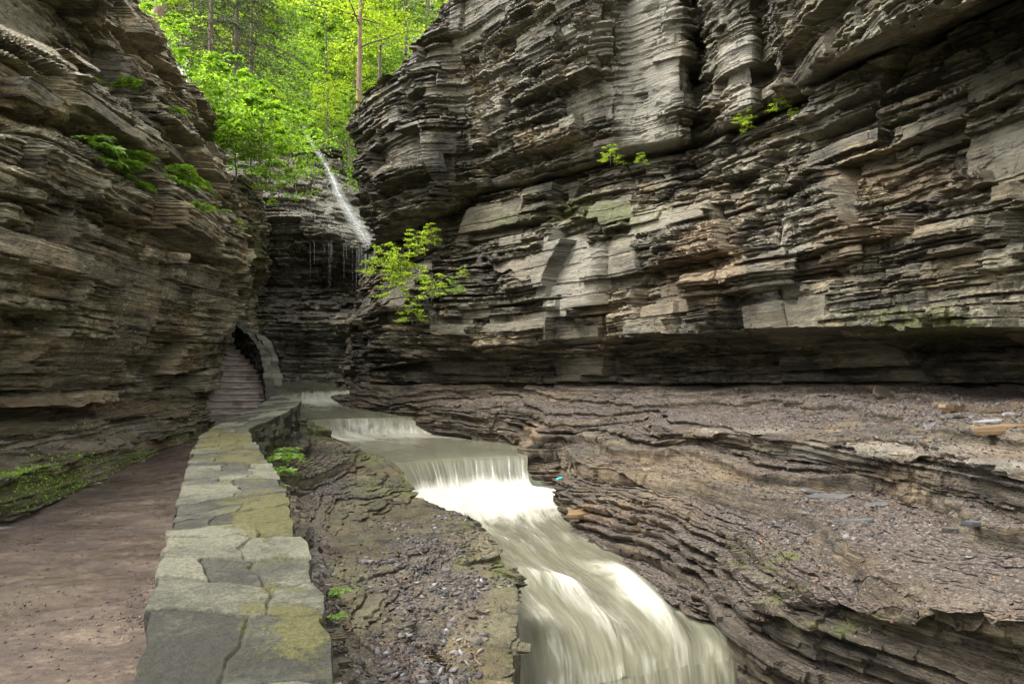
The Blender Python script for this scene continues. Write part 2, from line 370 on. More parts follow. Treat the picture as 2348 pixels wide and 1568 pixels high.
def cap_mat(name='coping_stone', k=1.):
    m, nt, b = newmat(name)
    n1 = noise(nt, (1, 1, 1), 2.6, 8, .72); n2 = noise(nt, (1, 1, 1), 22., 6, .78)
    t = mth(nt, 'ADD', mth(nt, 'MULTIPLY', n1, .5), mth(nt, 'ADD', mth(nt, 'MULTIPLY', n2, .25), mth(nt, 'MULTIPLY', attr(nt, 'cell'), .25)))
    c = ramp(nt, t, [(.41, (.016 * k, .015 * k, .009 * k)), (.49, (.042 * k, .041 * k, .027 * k)), (.59, (.098 * k, .094 * k, .063 * k))])
    c = mixc(nt, mth(nt, 'MULTIPLY', attr(nt, 'joint'), .75), c, (.025, .024, .013))
    mn = noise(nt, (1, 1, 1), 5., 7, .7)
    mm = sst(nt, mth(nt, 'ADD', mth(nt, 'MULTIPLY', attr(nt, 'moss'), .48), mn), .70, .82)
    mm = mth(nt, 'MULTIPLY', mm, sst(nt, attr(nt, 'moss'), .02, .25))
    c = mixc(nt, mth(nt, 'MULTIPLY', mm, .85), c, mixc(nt, noise(nt, (1, 1, 1), 25., 4), (.028, .030, .006), (.088, .078, .016)))
    vs_ = N_(nt, 'ShaderNodeTexVoronoi'); vs_.inputs['Scale'].default_value = 30; nt.links.new(mapped(nt, (1, 1, 1)), vs_.inputs['Vector'])
    spt = mth(nt, 'MULTIPLY', mth(nt, 'SUBTRACT', 1, sst(nt, vs_.outputs['Distance'], .12, .3)), sst(nt, n1, .46, .6)); c = mixc(nt, mth(nt, 'MULTIPLY', spt, .6), c, (.03, .029, .02))
    fn = noise(nt, (1, 1, 1), 60., 6, .85); c = mixc(nt, 1., c, ramp(nt, fn, [(.38, (.45, .45, .42)), (.5, (.95, .95, .95)), (.62, (1.5, 1.5, 1.45))]), 'MULTIPLY')
    nt.links.new(c, b.inputs['Base Color']); b.inputs['Roughness'].default_value = .75; b.inputs['Specular IOR Level'].default_value = .3
    fine = noise(nt, (1, 1, 1), 75., 5, .8); bump(nt, b, mth(nt, 'ADD', mth(nt, 'ADD', n2, mth(nt, 'MULTIPLY', fine, .5)), mth(nt, 'MULTIPLY', mm, .6)), .018, .9); return m
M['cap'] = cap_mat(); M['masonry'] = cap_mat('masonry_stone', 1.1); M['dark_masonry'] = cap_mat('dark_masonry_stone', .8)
M['step'] = plain_noise('wet_step', (.05, .038, .028), (.24, .195, .15), (1, 2, 4), 3, .3, .015)

# ------------------------------------------------------------------ rock surfaces
SURF = {}
def surf(name, G, mat, masks=None, kind='structure', smooth=False, sgn=None, extra=None):
    at = dict(extra or {})
    for k in ('moss', 'tan', 'pale', 'litter', 'lichen'):
        at[k] = paint(G, (masks or {}).get(k, []), seed=len(k), soft=k == 'moss')
    o = mesh_grid(G, name, mat, at, smooth=smooth, flipfaces=sgn)
    o['kind'] = kind; SURF[name] = G; print('SURF', name, G.shape, round(_t.time() - T0, 1))
    return o

# right shelf and bank (columns run downstream, rows run from water foot to cliff base)
cols = [
 [(765,880,33),(772,876,33.2),(775,875,33.3),(777,874,33.4),(778,873,33.5),(780,872,33.6),(783,866,34.5)],
 [(770,915,27),(800,900,27),(815,896,27),(825,893,27.1),(832,890,27.2),(840,886,27.4),(850,876,28)],
 [(900,965,23.5),(905,935,23.6),(915,920,23.6),(925,912,23.8),(940,906,24),(950,897,24.5),(960,878,25.5)],
 [(985,1000,22),(990,955,22),(995,932,22),(1005,922,22.2),(1020,914,22.6),(1030,902,23.2),(1040,880,24.6)],
 [(1080,1015,20.4),(1085,965,20.4),(1092,938,20.4),(1100,926,20.8),(1115,918,21.2),(1130,903,22),(1140,882,23.2)],
 [(1185,1018,18.8),(1225,975,18.8),(1235,945,19),(1245,930,19.5),(1252,920,20),(1255,903,20.8),(1260,882,22)],
 [(1185,1050,17.2),(1240,1000,17.2),(1275,972,17.4),(1320,950,17.8),(1350,935,18.2),(1375,912,19),(1390,882,20.4)],
 [(1215,1075,16.6),(1285,1030,16.8),(1330,995,16.6),(1370,975,16.6),(1410,955,16.8),(1450,918,17.8),(1480,882,19.4)],
 [(1285,1125,15.3),(1300,1050,15.4),(1350,1012,15.1),(1400,985,15.3),(1440,965,15.6),(1500,920,16.8),(1540,882,18.6)],
 [(1280,1155,14.0),(1310,1100,14.1),(1390,1050,13.5),(1480,1005,13.8),(1525,974,13.7),(1590,922,15.4),(1640,882,17.4)],
 [(1330,1215,12.1),(1400,1150,12.0),(1500,1095,11.4),(1620,1022,12.4),(1645,984,12.2),(1760,930,13.8),(1800,882,15.8)],
 [(1430,1300,10.4),(1500,1225,10.3),(1650,1150,9.5),(1830,1055,10.4),(1850,1000,10.2),(1920,940,12),(2000,882,14)],
 [(1580,1430,8.6),(1640,1330,8.6),(1800,1225,7.9),(2050,1115,8.7),(2080,1030,8.5),(2140,950,10.5),(2220,884,12.3)],
 [(1690,1600,7.6),(1710,1415,7.4),(1950,1300,6.4),(2260,1165,7.1),(2290,1060,6.9),(2330,965,9),(2400,886,10.8)],
 [(1800,1900,6.9),(1830,1440,6.6),(2080,1350,5.7),(2430,1210,6.3),(2460,1085,6.1),(2500,980,7.8),(2600,888,9.4)],
 [(1980,2150,6.3),(2010,1450,5.9),(2230,1380,5.2),(2620,1245,5.7),(2650,1110,5.5),(2740,990,7),(2850,892,8.4)],
 [(2200,2350,5.7),(2230,1440,5.2),(2420,1395,4.8),(2850,1275,5.1),(2880,1130,4.9),(3000,1005,6.1),(3200,895,7.3)],
 [(2500,2600,5.1),(2530,1425,4.5),(2750,1400,4.3),(3250,1300,4.4),(3280,1150,4.2),(3500,1020,5.2),(3800,900,6.2)],
 [(3200,3200,4.0),(3250,1450,3.5),(3500,1420,3.3),(4200,1330,3.3),(4250,1180,3.1),(4700,1040,3.9),(5200,905,4.6)],
]
C = np.array([[P(*q) for q in c] + [P(*c[-1]) + np.array([1.6, 2.6, .02])] for c in cols]).transpose(1, 0, 2)
G0 = dense(C, 1.15, lr=.75, lc=.1)
G = strata(G0, A=.5, terr=1.15, fine=1.5, seed=1, sgn=1 if normals(G0)[..., 2].mean() > 0 else -1, big=.4, crack=.35, lip=.85, wm=.62)
surf('rock_shelf', G, M['shelf'], dict(
    litter=[(1900,1250,700,160,.9),(1700,940,900,45,1),(1400,930,250,60,.7),(1900,1060,350,40,.6),(2100,1360,350,60,.7)],
    tan=[(1215,1000,40,28,.9),(1345,1175,45,22,.9),(1375,1195,35,20,.7),(1500,1080,260,40,.35),(1530,1180,120,50,.4),(1650,990,90,14,.5),(2150,1040,200,22,.5),(1900,1020,160,18,.45)],
    pale=[(2000,1035,260,22,.7),(1700,985,140,14,.7),(2250,1070,120,22,.7)],
    moss=[(1750,1290,200,60,.5),(1900,1430,220,40,.5),(1780,1370,130,60,.45)]), sgn=None)

# right lower cliff
def yb(u): return np.interp(u, [760,850,960,1040,1140,1260,1390,1480,1540,1640,1800,2000,2220,2400,2600,2850,3200,3800,5200], [34.4,28,25.5,24.6,23.2,22,20.4,19.4,18.6,17.4,15.8,14,12.3,10.8,9.4,8.4,7.3,6.2,4.6])
def vE(u): return np.interp(u, [700,830,880,980,1100,1300,1400,1600,1700,1800,1900,2000,2200,2348,2600,3200,5200], [610,572,555,500,465,415,385,345,300,255,208,160,72,0,-130,-450,-1500])
def yE(u): return 6.3 * F / (858 - vE(u))
us = [790, 830, 880, 940, 1020, 1100, 1190, 1280, 1360, 1400, 1440, 1520, 1600, 1680, 1760, 1840, 1900, 1960, 2050, 2150, 2250, 2348, 2480, 2700, 3100, 3800]
rel = {1190:.1, 1360:-.25, 1400:.35, 1440:.2, 1520:0, 1600:-.35, 1680:.15, 1760:-.2, 1840:.45, 1900:.2, 1960:-.1, 2050:.35, 2150:-.15}
rows = []
for u in us:
    b = yb(u); e = yE(u); un = float(np.interp(u, [790, 1100, 1360, 1700, 2400], [.3, .7, 1.3, 1.8, 1.7])) # depth of undercut
    r = rel.get(u, 0) * .8
    vl = float(np.interp(u, [790, 860, 1000, 1360, 1700, 2000, 2348, 3000], [835, 820, 800, 770, 752, 745, 735, 700]))
    vt = float(np.interp(u, [790, 900, 1100, 1360, 1600, 1850, 2050, 2348, 3000], [740, 700, 680, 610, 600, 560, 540, 470, 300]))
    ve = float(vE(u)); s = lambda t: vt + (ve - vt) * t
    L = [(u, 905, b + .9), (u, 878, b + .9), (u, 872, b + .5), (u, 800 + (vl - 740) * .4, b + .25), (u, vl + 22, b - un * .3), (u, vl, b - un + r * .5), (u, (vl + vt) / 2, b - un + r + .05), (u, vt, b - un * .85 + r)]
    y0 = b - un * .85 + r
    for t, k in ((.28, .30), (.34, .42), (.62, .62), (.68, .76), (1., 1.)):
        L.append((u, s(t), y0 + (e - y0) * k + r * .3 * (1 - t)))
    L.append((u, ve - 6, e + 1.2))
    if u < 870: L = [(a + (870 - u) / 80 * max(0, min(870 - b2, 330)) * .22, b2, c2) for a, b2, c2 in L]
    rows.append([P(*q) for q in L])
# close the left end back round the corner
first = np.array(rows[0]); back = first + np.array([.3, 5., 0]); back2 = first + np.array([6, 12., 0])
C = np.array([back2, back] + rows).transpose(1, 0, 2)
G0 = dense(C, 1.0, lr=.65, lc=.15)
EX = {}; G = strata(G0, A=1.25, terr=.9, seed=2, lip=.6, massive=1., out=EX)
surf('right_cliff_lower', G, M['cliff'], dict(
    litter=[(1150,600,180,45,.9),(1500,680,260,45,.8),(1950,640,320,60,.8),(1700,520,300,70,.6),(1000,660,120,50,.8)],
    tan=[(1620,600,90,120,.75),(1560,640,60,90,.5),(1480,690,180,50,.35),(1950,520,220,40,.5),(1870,600,120,60,.4),(2060,420,180,50,.45),(1000,520,100,30,.3)],  # the first two blobs paint a patch of sunlight into the rock colour
    pale=[(1290,660,80,70,.8),(1310,560,70,60,.55),(1820,540,50,90,.85),(1780,660,70,60,.85),(1500,520,60,60,.4),(1940,280,100,60,.3),(2330,330,60,40,.6)],
    moss=[(1350,490,220,50,.7),(1150,500,150,40,.55),(2150,740,260,60,.75),(960,720,120,60,.4),(1300,620,200,30,.3),(1300,830,500,40,.15)],
    lichen=[(2200,760,160,60,.6)]), extra=EX)

# right upper cliff
up = []
def colp(lst): return [P(*q) for q in lst]
up.append(colp([(930,585,36),(925,555,36),(920,500,36),(920,440,36),(915,360,36),(910,310,36),(905,290,36)]))
up.append(colp([(893,585,30),(868,555,29.2),(852,500,28.9),(842,430,28.7),(832,350,28.6),(828,300,28.8),(838,270,30)]))
up.append(colp([(900,560,28.5),(880,540,27.8),(862,480,27.6),(850,400,27.6),(835,320,27.8),(832,270,28),(850,235,29)]))
up.append(colp([(935,538,27.5),(925,515,26.4),(905,440,25.8),(890,350,25.8),(880,260,26.2),(880,190,26.6),(905,160,28)]))
up.append(colp([(1000,505,27),(995,478,25.2),(985,400,24.6),(975,300,24.4),(970,200,24.6),(975,110,25.2),(1000,70,26.5)]))
def vtop(u): return float(np.interp(u, [1090, 1200, 1400, 3800], [-40, -70, -90, -200]))
def ucol(u, ds, over=.8, dv=0):
    ve = float(vE(u)); e = float(yE(u)); vt = vtop(u)
    uo = u; ju = float(np.interp(u, [1700, 1850, 2348], [0, .5, 1.1]))
    L = [(u, ve + 10, e + 1.6), (u, ve - 8, e + .7 + ds * .3), (u, ve - 40 - ju * 30, e - .6 + ds - ju)]
    for t in (.3, .62, .92): L.append((uo - 40 * t * (u < 1560), ve + (vt - ve) * t, e - over + ds + .1 * t - ju))
    L.append((u, vt, e + 2)); return colp(L)
for u, ds, ov in [(1090,0,.9),(1180,-.1,1.0),(1300,-.1,1.0),(1400,.1,.9),(1470,.25,.5),(1560,-.1,.5),(1590,.9,-.2),(1630,.9,.0),(1660,.0,.5),(1720,.1,.5),(1745,.8,.2),(1790,.7,.2),(1830,0,.8),(1900,-.3,1.2),(2000,-.5,1.6),(2120,-.6,1.8),(2260,-.5,1.8),(2400,-.4,1.8),(2600,-.4,1.6),(3000,-.2,1.4),(3800,0,1.2)]:
    up.append(ucol(u, ds, ov))
C = np.array(up).transpose(1, 0, 2)
G0 = dense(C, 1.0, lr=.3, lc=.35)
Nn = normals(G0)
EX = {}; G = strata(G0, A=1.1, terr=.3, fine=1.4, seed=3, massive=.8, out=EX)
# flat jointed faces keep their plane
u_, v_ = proj(G0)
flat = np.maximum(sstep(1395, 1440, u_ + .10 * (v_ - 200)) * (1 - sstep(1555, 1575, u_)), sstep(1640, 1660, u_) * (1 - sstep(1725, 1745, u_)) * .6)
flat = flat * (1 - sstep(-.1, .3, fbm(G0[..., 0], G0[..., 1], G0[..., 2] * 3, 3, 77)) * .6)
G = G * (1 - .82 * flat[..., None]) + G0 * .82 * flat[..., None]
surf('right_cliff_upper', G, M['cliff'], dict(
    pale=[(1480,200,90,230,.85),(1420,60,110,70,.8),(1700,180,45,140,.8),(1630,30,40,60,.5),(1180,180,110,14,.6),(1080,235,100,18,.5),(1980,60,160,40,.5),(2000,110,140,20,.5),(1300,120,130,22,.4)],  # first two blobs: pale flat face, with its sunlight also painted in
    tan=[(1300,330,120,30,.3),(1900,100,90,60,.35)],
    moss=[(1200,350,300,60,.3),(2000,80,260,60,.45),(1700,60,120,60,.3)],
    litter=[(1150,10,160,40,.8),(960,110,60,30,.6)]), extra=EX)

# far back cliff with the wooded slope above it
bu = [(440, 0), (540, 0), (600, 0), (660, 0), (720, 0), (780, 0), (830, 0), (880, 0), (960, 0), (1100, 0)]
lipv = dict(zip([b[0] for b in bu], [470, 480, 492, 508, 528, 556, 575, 580, 580, 580]))
slabv = dict(zip([b[0] for b in bu], [420, 430, 440, 460, 480, 515, 545, 560, 560, 560]))
botv = dict(zip([b[0] for b in bu], [330, 325, 325, 330, 340, 380, 430, 470, 500, 500]))
bc = []
for u, _ in bu:
    bc.append([P(*q) for q in [(u,900,38),(u,868,38),(u,800,38.6),(u,752,38),(u,738,38),(u,700,40),(u,664,42.3),(u,655,42.8),(u,610,41.5),(u,lipv[u],39.6),(u,slabv[u],40.3),(u,botv[u],47),(u,235,56),(u,120,66),(u,0,78),(u,-150,92),(u,-300,105)]])
C = np.array(bc).transpose(1, 0, 2)
G0 = dense(C, 1.0, lr=.6, lc=.1)
G = strata(G0, A=1.3, terr=1.0, seed=4)
BACK = G0
low = surf('back_cliff', G, M['wet'], dict(
    moss=[(620,420,180,40,.6),(740,380,120,60,.45),(590,720,60,40,.7),(640,560,100,50,.5),(700,200,400,150,.9),(800,480,40,60,.5)],
    litter=[(690,710,120,40,.7)], pale=[(720,450,160,70,.9),(780,500,70,50,.8),(700,700,90,30,.35),(600,440,60,40,.3)]))  # pale lightens the slab, its light from above put into the colour

# wooded plateau behind everything
C = np.array([[np.array([x, y, z]) for x in (-90, -50, -20, 10, 50, 90)] for y, z in ((92, 44), (110, 58), (140, 80), (190, 100))], float)
G = dense(C, .3); G[..., 2] += 1.5 * fbm(G[..., 0] * .1, G[..., 1] * .1, 0 * G[..., 0], 3)
o = mesh_grid(G, 'wooded_hill', M['soil']); o['kind'] = 'structure'
# ground far below everything, as one sheet to the horizon
C = np.array([[np.array([x, y, -7.]) for x in (-300, -60, 60, 300)] for y in (-200, -20, 60, 400)], float)
o = mesh_grid(C, 'ground', M['soil']); o['kind'] = 'structure'

# left cliff
LC = [
 [(-2600,1500,3.4),(-2600,1030,3.4),(-2600,960,3.6),(-2600,880,3.4),(-2600,700,3.1),(-2600,420,3.0),(-2600,150,2.9),(-2600,40,3.4),(-2600,-100,3.3),(-2600,-300,3.2),(-2600,-340,3.8),(-2600,-420,4),(-2600,-500,6.5)],
 [(-900,1200,6),(-900,985,6.2),(-900,930,6.5),(-900,850,6.1),(-900,700,5.7),(-900,460,5.5),(-900,210,5.4),(-900,160,6.0),(-900,60,5.8),(-900,-80,5.7),(-900,-180,6.6),(-900,-240,6.8),(-900,-280,9.2)],
 [(-300,1100,8.4),(-300,962,8.6),(-300,915,8.9),(-300,840,8.3),(-300,700,7.7),(-300,490,7.4),(-300,260,7.3),(-300,215,8.1),(-300,150,7.8),(-300,30,7.7),(-300,-40,8.7),(-300,-130,8.8),(-300,-170,11.2)],
 [(0,1060,10.1),(0,948,10.3),(0,900,10.7),(0,830,9.9),(0,700,9.2),(0,500,8.8),(0,300,8.7),(0,262,9.7),(0,225,9.2),(0,110,9.1),(0,50,10.2),(0,-60,10.2),(0,-110,13.6)],
 [(150,1030,11.9),(150,935,12.1),(150,890,12.5),(150,820,11.6),(150,700,10.9),(150,520,10.3),(165,345,10.3),(165,300,11.4),(170,262,10.7),(175,185,10.8),(185,110,12.1),(190,-30,12.1),(200,-90,16)],
 [(230,1010,12.9),(230,928,13.1),(230,885,13.4),(230,815,12.5),(230,700,11.8),(230,535,11.2),(240,385,11.3),(240,345,12.4),(243,300,11.7),(250,228,11.9),(255,155,13.2),(250,30,13.2),(240,-60,17)],
 [(300,1000,13.9),(300,920,14.1),(300,880,14.4),(300,810,13.5),(300,700,12.7),(300,550,12.1),(310,420,12.3),(310,380,13.4),(315,335,12.7),(320,268,13.0),(318,195,14.4),(300,80,14.3),(270,-40,17)],
 [(360,985,15),(360,915,15.2),(360,875,15.4),(360,805,14.5),(360,700,13.7),(360,570,13.1),(370,445,13.4),(370,408,14.5),(375,365,13.8),(380,300,14.1),(370,232,15.5),(345,130,15.4),(320,40,16)],
 [(410,965,16.2),(410,910,16.4),(410,870,16.5),(410,800,15.6),(410,700,14.9),(415,590,14.3),(425,480,14.6),(425,440,15.6),(430,395,15.0),(425,335,15.3),(412,262,16.6),(390,170,16.6),(360,100,17.2)],
 [(450,940,17.4),(452,905,17.6),(455,865,17.7),(462,800,17.0),(472,700,16.5),(475,610,16.1),(478,520,16.4),(475,480,17.4),(478,430,16.8),(465,375,17.1),(440,300,18.2),(422,225,18.2),(395,165,18.8)],
 [(468,930,19.2),(470,895,19.3),(474,860,19.4),(492,780,19.0),(520,715,18.7),(540,650,18.5),(538,560,18.5),(526,510,19.1),(515,470,18.8),(494,410,19.1),(468,330,20),(440,250,20.1),(415,205,20.7)],
 [(440,920,24),(440,890,24),(445,850,24),(455,780,24),(480,720,24),(500,650,24),(500,560,24),(490,520,24.4),(480,470,24.4),(460,400,24.6),(435,330,25.3),(410,250,25.4),(385,215,26)],
 [(300,900,34),(300,880,34),(300,840,34),(300,780,34),(300,720,34),(300,650,34),(300,560,34),(300,520,34),(300,470,34),(300,400,34),(300,330,34),(280,270,34),(260,230,34)],
]
C = np.array([[P(*q) for q in c] for c in LC]).transpose(1, 0, 2)
G0 = dense(C, 1.0, lr=.45, lc=.2)
EX = {}; G = strata(G0, A=1.15, terr=.9, seed=5, big=1.5, lip=.3, massive=.9, out=EX)
LEFTG = G0
surf('left_cliff', G, M['cliff_dark'], dict(
    litter=[(300,270,160,40,.5),(330,390,120,30,.5),(400,450,90,25,.5)],
    pale=[(260,130,60,120,.3),(180,350,40,20,.5)],
    moss=[(150,720,280,60,.5),(100,400,140,60,.3),(430,560,60,60,.3),(450,720,90,90,.3)],
    lichen=[(180,760,230,70,1),(430,700,80,70,.7),(60,530,60,60,.6),(330,600,120,60,.5)],
    tan=[(150,930,300,22,.9),(80,600,200,50,.2)]), extra=EX)
# far block of the left side beyond the stairs
LF = [[(440,960,23),(440,800,23),(450,690,23),(460,600,23),(470,520,23),(470,450,23),(470,400,24)],
      [(545,960,24.5),(545,800,24.6),(548,690,24.5),(566,600,24),(560,520,24),(550,450,24.3),(545,400,25.5)],
      [(560,960,27),(560,800,27),(566,690,27),(592,610,26.4),(594,520,26.4),(582,450,27),(575,400,28.5)],
      [(560,960,34),(560,800,34),(566,690,34),(588,610,33),(590,520,33),(580,450,34),(573,400,35)],
      [(500,960,42),(500,800,42),(500,690,42),(500,610,42),(500,520,42),(500,450,42),(500,400,42)]]
C = np.array([[P(*q) for q in c] for c in LF]).transpose(1, 0, 2)
G0 = dense(C, 1.0, lr=.4, lc=.3); G = strata(G0, A=1.0, terr=.8, seed=6)
surf('left_cliff_beyond_stairs', G, M['cliff_dark'], dict(moss=[(565,560,60,120,.9)], litter=[(560,400,80,30,.8)]))

# mossy ledges between path and left cliff
LL = [[(-2600,2300,3.1),(-2600,2100,3.2),(-2600,1900,3.3),(-2600,1600,3.35),(-2600,1450,3.5),(-2600,1200,4.2)],
      [(-900,1700,5.0),(-900,1480,5.2),(-900,1330,6.0),(-900,1180,6.1),(-900,1120,6.7),(-900,1000,6.9)],
      [(-300,1330,6.5),(-300,1190,6.7),(-300,1120,7.8),(-300,1030,7.9),(-300,1000,8.9),(-300,940,9.3)],
      [(0,1200,7.75),(0,1090,7.95),(0,1045,9.1),(0,990,9.25),(0,965,10.3),(0,915,11)],
      [(110,1150,8.9),(110,1060,9.1),(110,1022,10.2),(110,975,10.35),(110,952,11.4),(110,905,12.1)],
      [(215,1103,10.4),(215,1030,10.6),(215,1000,11.7),(215,960,11.8),(215,942,12.9),(215,895,13.6)],
      [(330,1058,12.4),(330,1008,12.6),(330,985,13.5),(330,952,13.6),(335,932,14.6),(340,890,15.3)],
      [(440,1012,14.9),(440,985,15.0),(445,968,15.3),(450,948,15.7),(455,928,16.2),(455,880,17.8)],
      [(495,975,17.2),(497,962,17.3),(490,950,17.5),(482,940,17.7),(476,925,18.1),(465,880,19.6)],
      [(480,960,19.6),(478,950,19.8),(474,940,20),(470,930,20.3),(465,920,20.6),(450,880,22)]]
C = np.array([[P(*q) for q in c] for c in LL]).transpose(1, 0, 2)
G0 = dense(C, 1.1, lr=.93, lc=.1); G = strata(G0, A=.3, terr=1.0, seed=7, crack=.5, lip=.6, sgn=1 if normals(G0)[..., 2].mean() > 0 else -1)
surf('left_ledge', G, M['ledge'], dict(
    moss=[(100,1130,260,50,1),(300,1055,200,30,.8),(60,970,200,40,.4),(430,1000,80,30,.7),(380,930,120,20,.5)],
    tan=[(150,935,330,22,.7),(180,1020,280,16,.35)], pale=[(130,1020,220,22,.45),(360,985,120,14,.4)], lichen=[(230,985,160,30,.9),(380,950,100,25,.8)]))

# left bank between wall and water
LB = [
 [(600,945,20.5),(650,948,21),(665,949,21.5),(680,950,22),(690,951,22.5),(705,965,23.5)],
 [(600,955,18.5),(660,958,19),(675,960,19.5),(685,961,20),(695,962,20.5),(722,985,21)],
 [(560,985,14.5),(684,987,15.2),(700,990,16),(730,985,17.3),(757,1000,18),(785,1035,18.1)],
 [(560,1005,13.5),(670,1008,14),(705,1012,14.8),(760,1012,16),(815,1028,17),(850,1065,17.1)],
 [(560,1035,12.2),(655,1040,12.7),(700,1042,13.4),(785,1035,14.7),(862,1043,15.7),(900,1095,15.9)],
 [(560,1090,10),(640,1110,10.5),(690,1120,11),(800,1095,12.5),(908,1078,14.3),(930,1160,14.5)],
 [(560,1140,8.9),(655,1160,9.2),(720,1190,9.8),(830,1140,11.3),(925,1112,13.1),(945,1200,13.3)],
 [(560,1180,8),(670,1200,8.2),(760,1250,8.6),(860,1190,10.3),(955,1150,11.9),(980,1240,12.2)],
 [(600,1290,6.3),(710,1300,6.5),(790,1325,6.9),(910,1235,8.9),(1055,1185,10.4),(1080,1300,10.8)],
 [(650,1390,5.2),(745,1400,5.4),(830,1425,5.7),(965,1335,7.2),(1112,1245,9),(1125,1380,9.4)],
 [(680,1500,4.3),(765,1510,4.5),(860,1525,4.8),(1000,1435,6),(1163,1305,7.8),(1165,1530,7.9)],
 [(690,1650,3.6),(780,1660,3.7),(880,1660,4),(1010,1560,5),(1178,1430,6.1),(1178,1780,6.2)],
 [(690,1850,2.9),(800,1850,3),(900,1820,3.4),(1020,1730,4.1),(1165,1570,5.0),(1165,2000,5.1)],
 [(690,2300,2.1),(820,2300,2.2),(930,2250,2.5),(1030,2050,3.2),(1130,1850,3.9),(1130,2500,4)],
 [(700,3200,1.3),(860,3200,1.4),(980,3000,1.7),(1080,2600,2.3),(1180,2300,2.9),(1180,3400,3)]]
C = np.array([[P(*q) for q in c] for c in LB]).transpose(1, 0, 2)
G0 = dense(C, 1.25, lr=.35, lc=.05); G0[..., 2] += (.16 * fbm(G0[..., 0] * .8, G0[..., 1] * .5, 0 * G0[..., 0], 3, 4)).astype(np.float32); G = strata(G0, A=.2, terr=1.35, seed=8, sgn=1 if normals(G0)[..., 2].mean() > 0 else -1, big=.4, crack=.2, lip=.9)
surf('creek_bank', G, M['bank'], dict(
    litter=[(740,1100,70,50,.9),(720,1350,40,200,.7),(980,1330,120,150,.7),(900,1530,150,80,.7)],
    moss=[(735,985,50,22,.9),(850,1045,50,25,.9),(1060,1280,60,25,.8),(935,1110,30,70,.8),(1060,1200,60,25,.5),(1150,1330,35,90,.7),(860,1130,70,60,.6),(700,1090,60,60,.5),(830,1350,40,150,.5),(1140,1400,60,160,.35),(780,1500,60,90,.4)]))

# ------------------------------------------------------------------ stream
def W(u, y, z):
    return np.array([(u - CU) / F * (y * CT + z * ST), y, z])
SEC = [ # (uL,yL),(uM,yM),(uR,yR), z, foam
 ((590,47),(690,47),(820,47),-.30,.3),((600,40),(700,40),(815,40),-.40,.6),((610,36),(710,36),(805,36),-.48,.15),
 ((600,31),(715,31),(800,31),-.56,.15),((600,28.6),(725,28.8),(800,29),-.62,.35),((600,27.6),(730,27.9),(810,28.2),-.72,.8),((600,26.2),(735,26.8),(840,27.2),-1.08,1.05),((600,25),(760,25.4),(880,25.6),-1.22,.6),
 ((620,23.4),(780,23.9),(930,24.1),-1.32,.25),((660,21.4),(790,22.7),(985,23),-1.42,.1),((670,20.9),(790,22.4),(990,22.7),-1.50,.45),((690,19.6),(800,21.7),(995,22.1),-1.9,.85),
 ((730,18.6),(860,20.9),(1060,21.6),-1.93,.8),((780,17.4),(950,19.3),(1220,19.8),-1.94,.3),((830,16),(1010,17.6),(1215,17.8),-1.95,.12),((860,15.1),(1040,16.5),(1210,16.9),-1.97,.1),((870,14.9),(1050,16.25),(1210,16.7),-2.04,.35),
 ((890,14.6),(1055,15.95),(1210,16.35),-2.3,.55),((905,14.4),(1060,15.7),(1220,16.0),-2.56,1.05),((915,14.1),(1075,15.4),(1270,15.7),-2.57,1.05),((930,13.5),(1090,14.9),(1320,15.3),-2.58,1.15),((930,12.7),(1130,13.7),(1330,14.4),-2.63,1.0),
 ((930,11.6),(1160,12.6),(1340,13.4),-2.68,.6),((1010,10.7),(1200,11.5),(1380,12.2),-2.73,.5),((1050,9.9),(1240,10.4),(1430,11.2),-2.78,.4),((1080,9.1),(1300,9.6),(1500,10.2),-2.83,.42),
 ((1100,8.3),(1350,8.8),(1570,9.4),-2.89,.38),((1120,7.6),(1400,8.1),(1650,8.6),-2.95,.42),((1130,6.9),(1430,7.5),(1700,8.0),-3.02,.32),((1130,6.2),(1440,7.15),(1710,7.7),-3.12,.35),
 ((1120,5.7),(1460,6.85),(1720,7.45),-3.45,.5),((1100,5.3),(1480,6.55),(1730,7.2),-4.1,.65),((1080,5.0),(1500,6.3),(1740,7.0),-4.9,.8),((1060,4.6),(1500,5.6),(1850,6.6),-5.2,1.),((900,3),(1500,3.5),(2300,4),-5.3,.8)]
C = np.array([[W(*a, z) for a in (L, (( L[0] + Mm[0]) / 2, (L[1] + Mm[1]) / 2 + .08), Mm, ((R[0] + Mm[0]) / 2, (R[1] + Mm[1]) / 2 + .08), R)] for L, Mm, R, z, f in SEC])
FO = np.array([[[f, 0, 0]] * 5 for *_, f in SEC], float)
nr = seg_counts(C, 1.2 * DENS); nc = seg_counts(C.transpose(1, 0, 2), 1.2 * DENS)
G = cr(cr(C, nr, .25).transpose(1, 0, 2), nc, .1).transpose(1, 0, 2)
foam = cr(cr(FO, nr, .6).transpose(1, 0, 2), nc, 1).transpose(1, 0, 2)[..., 0]
ln = np.concatenate([[0], np.cumsum(np.linalg.norm(np.diff(G[:, G.shape[1] // 2], axis=0), axis=1))])
wd = np.linalg.norm(G[:, -1] - G[:, 0], axis=1)
fv = np.repeat(ln[:, None], G.shape[1], 1)
fu = np.linspace(-.5, .5, G.shape[1])[None] * 4.2 + 0 * fv
fu = fu + .25 * fbm(fv * .35, fu * .3, 0 * fu, 2, 3)
x, y, z = G[..., 0], G[..., 1], G[..., 2]
steepw = np.abs(np.gradient(z, axis=0)) / np.maximum(np.abs(np.gradient(ln))[:, None], 1e-4)
near = sstep(14, 9, y)
amp = .015 + .05 * sstep(.3, 1., foam) + .05 * near
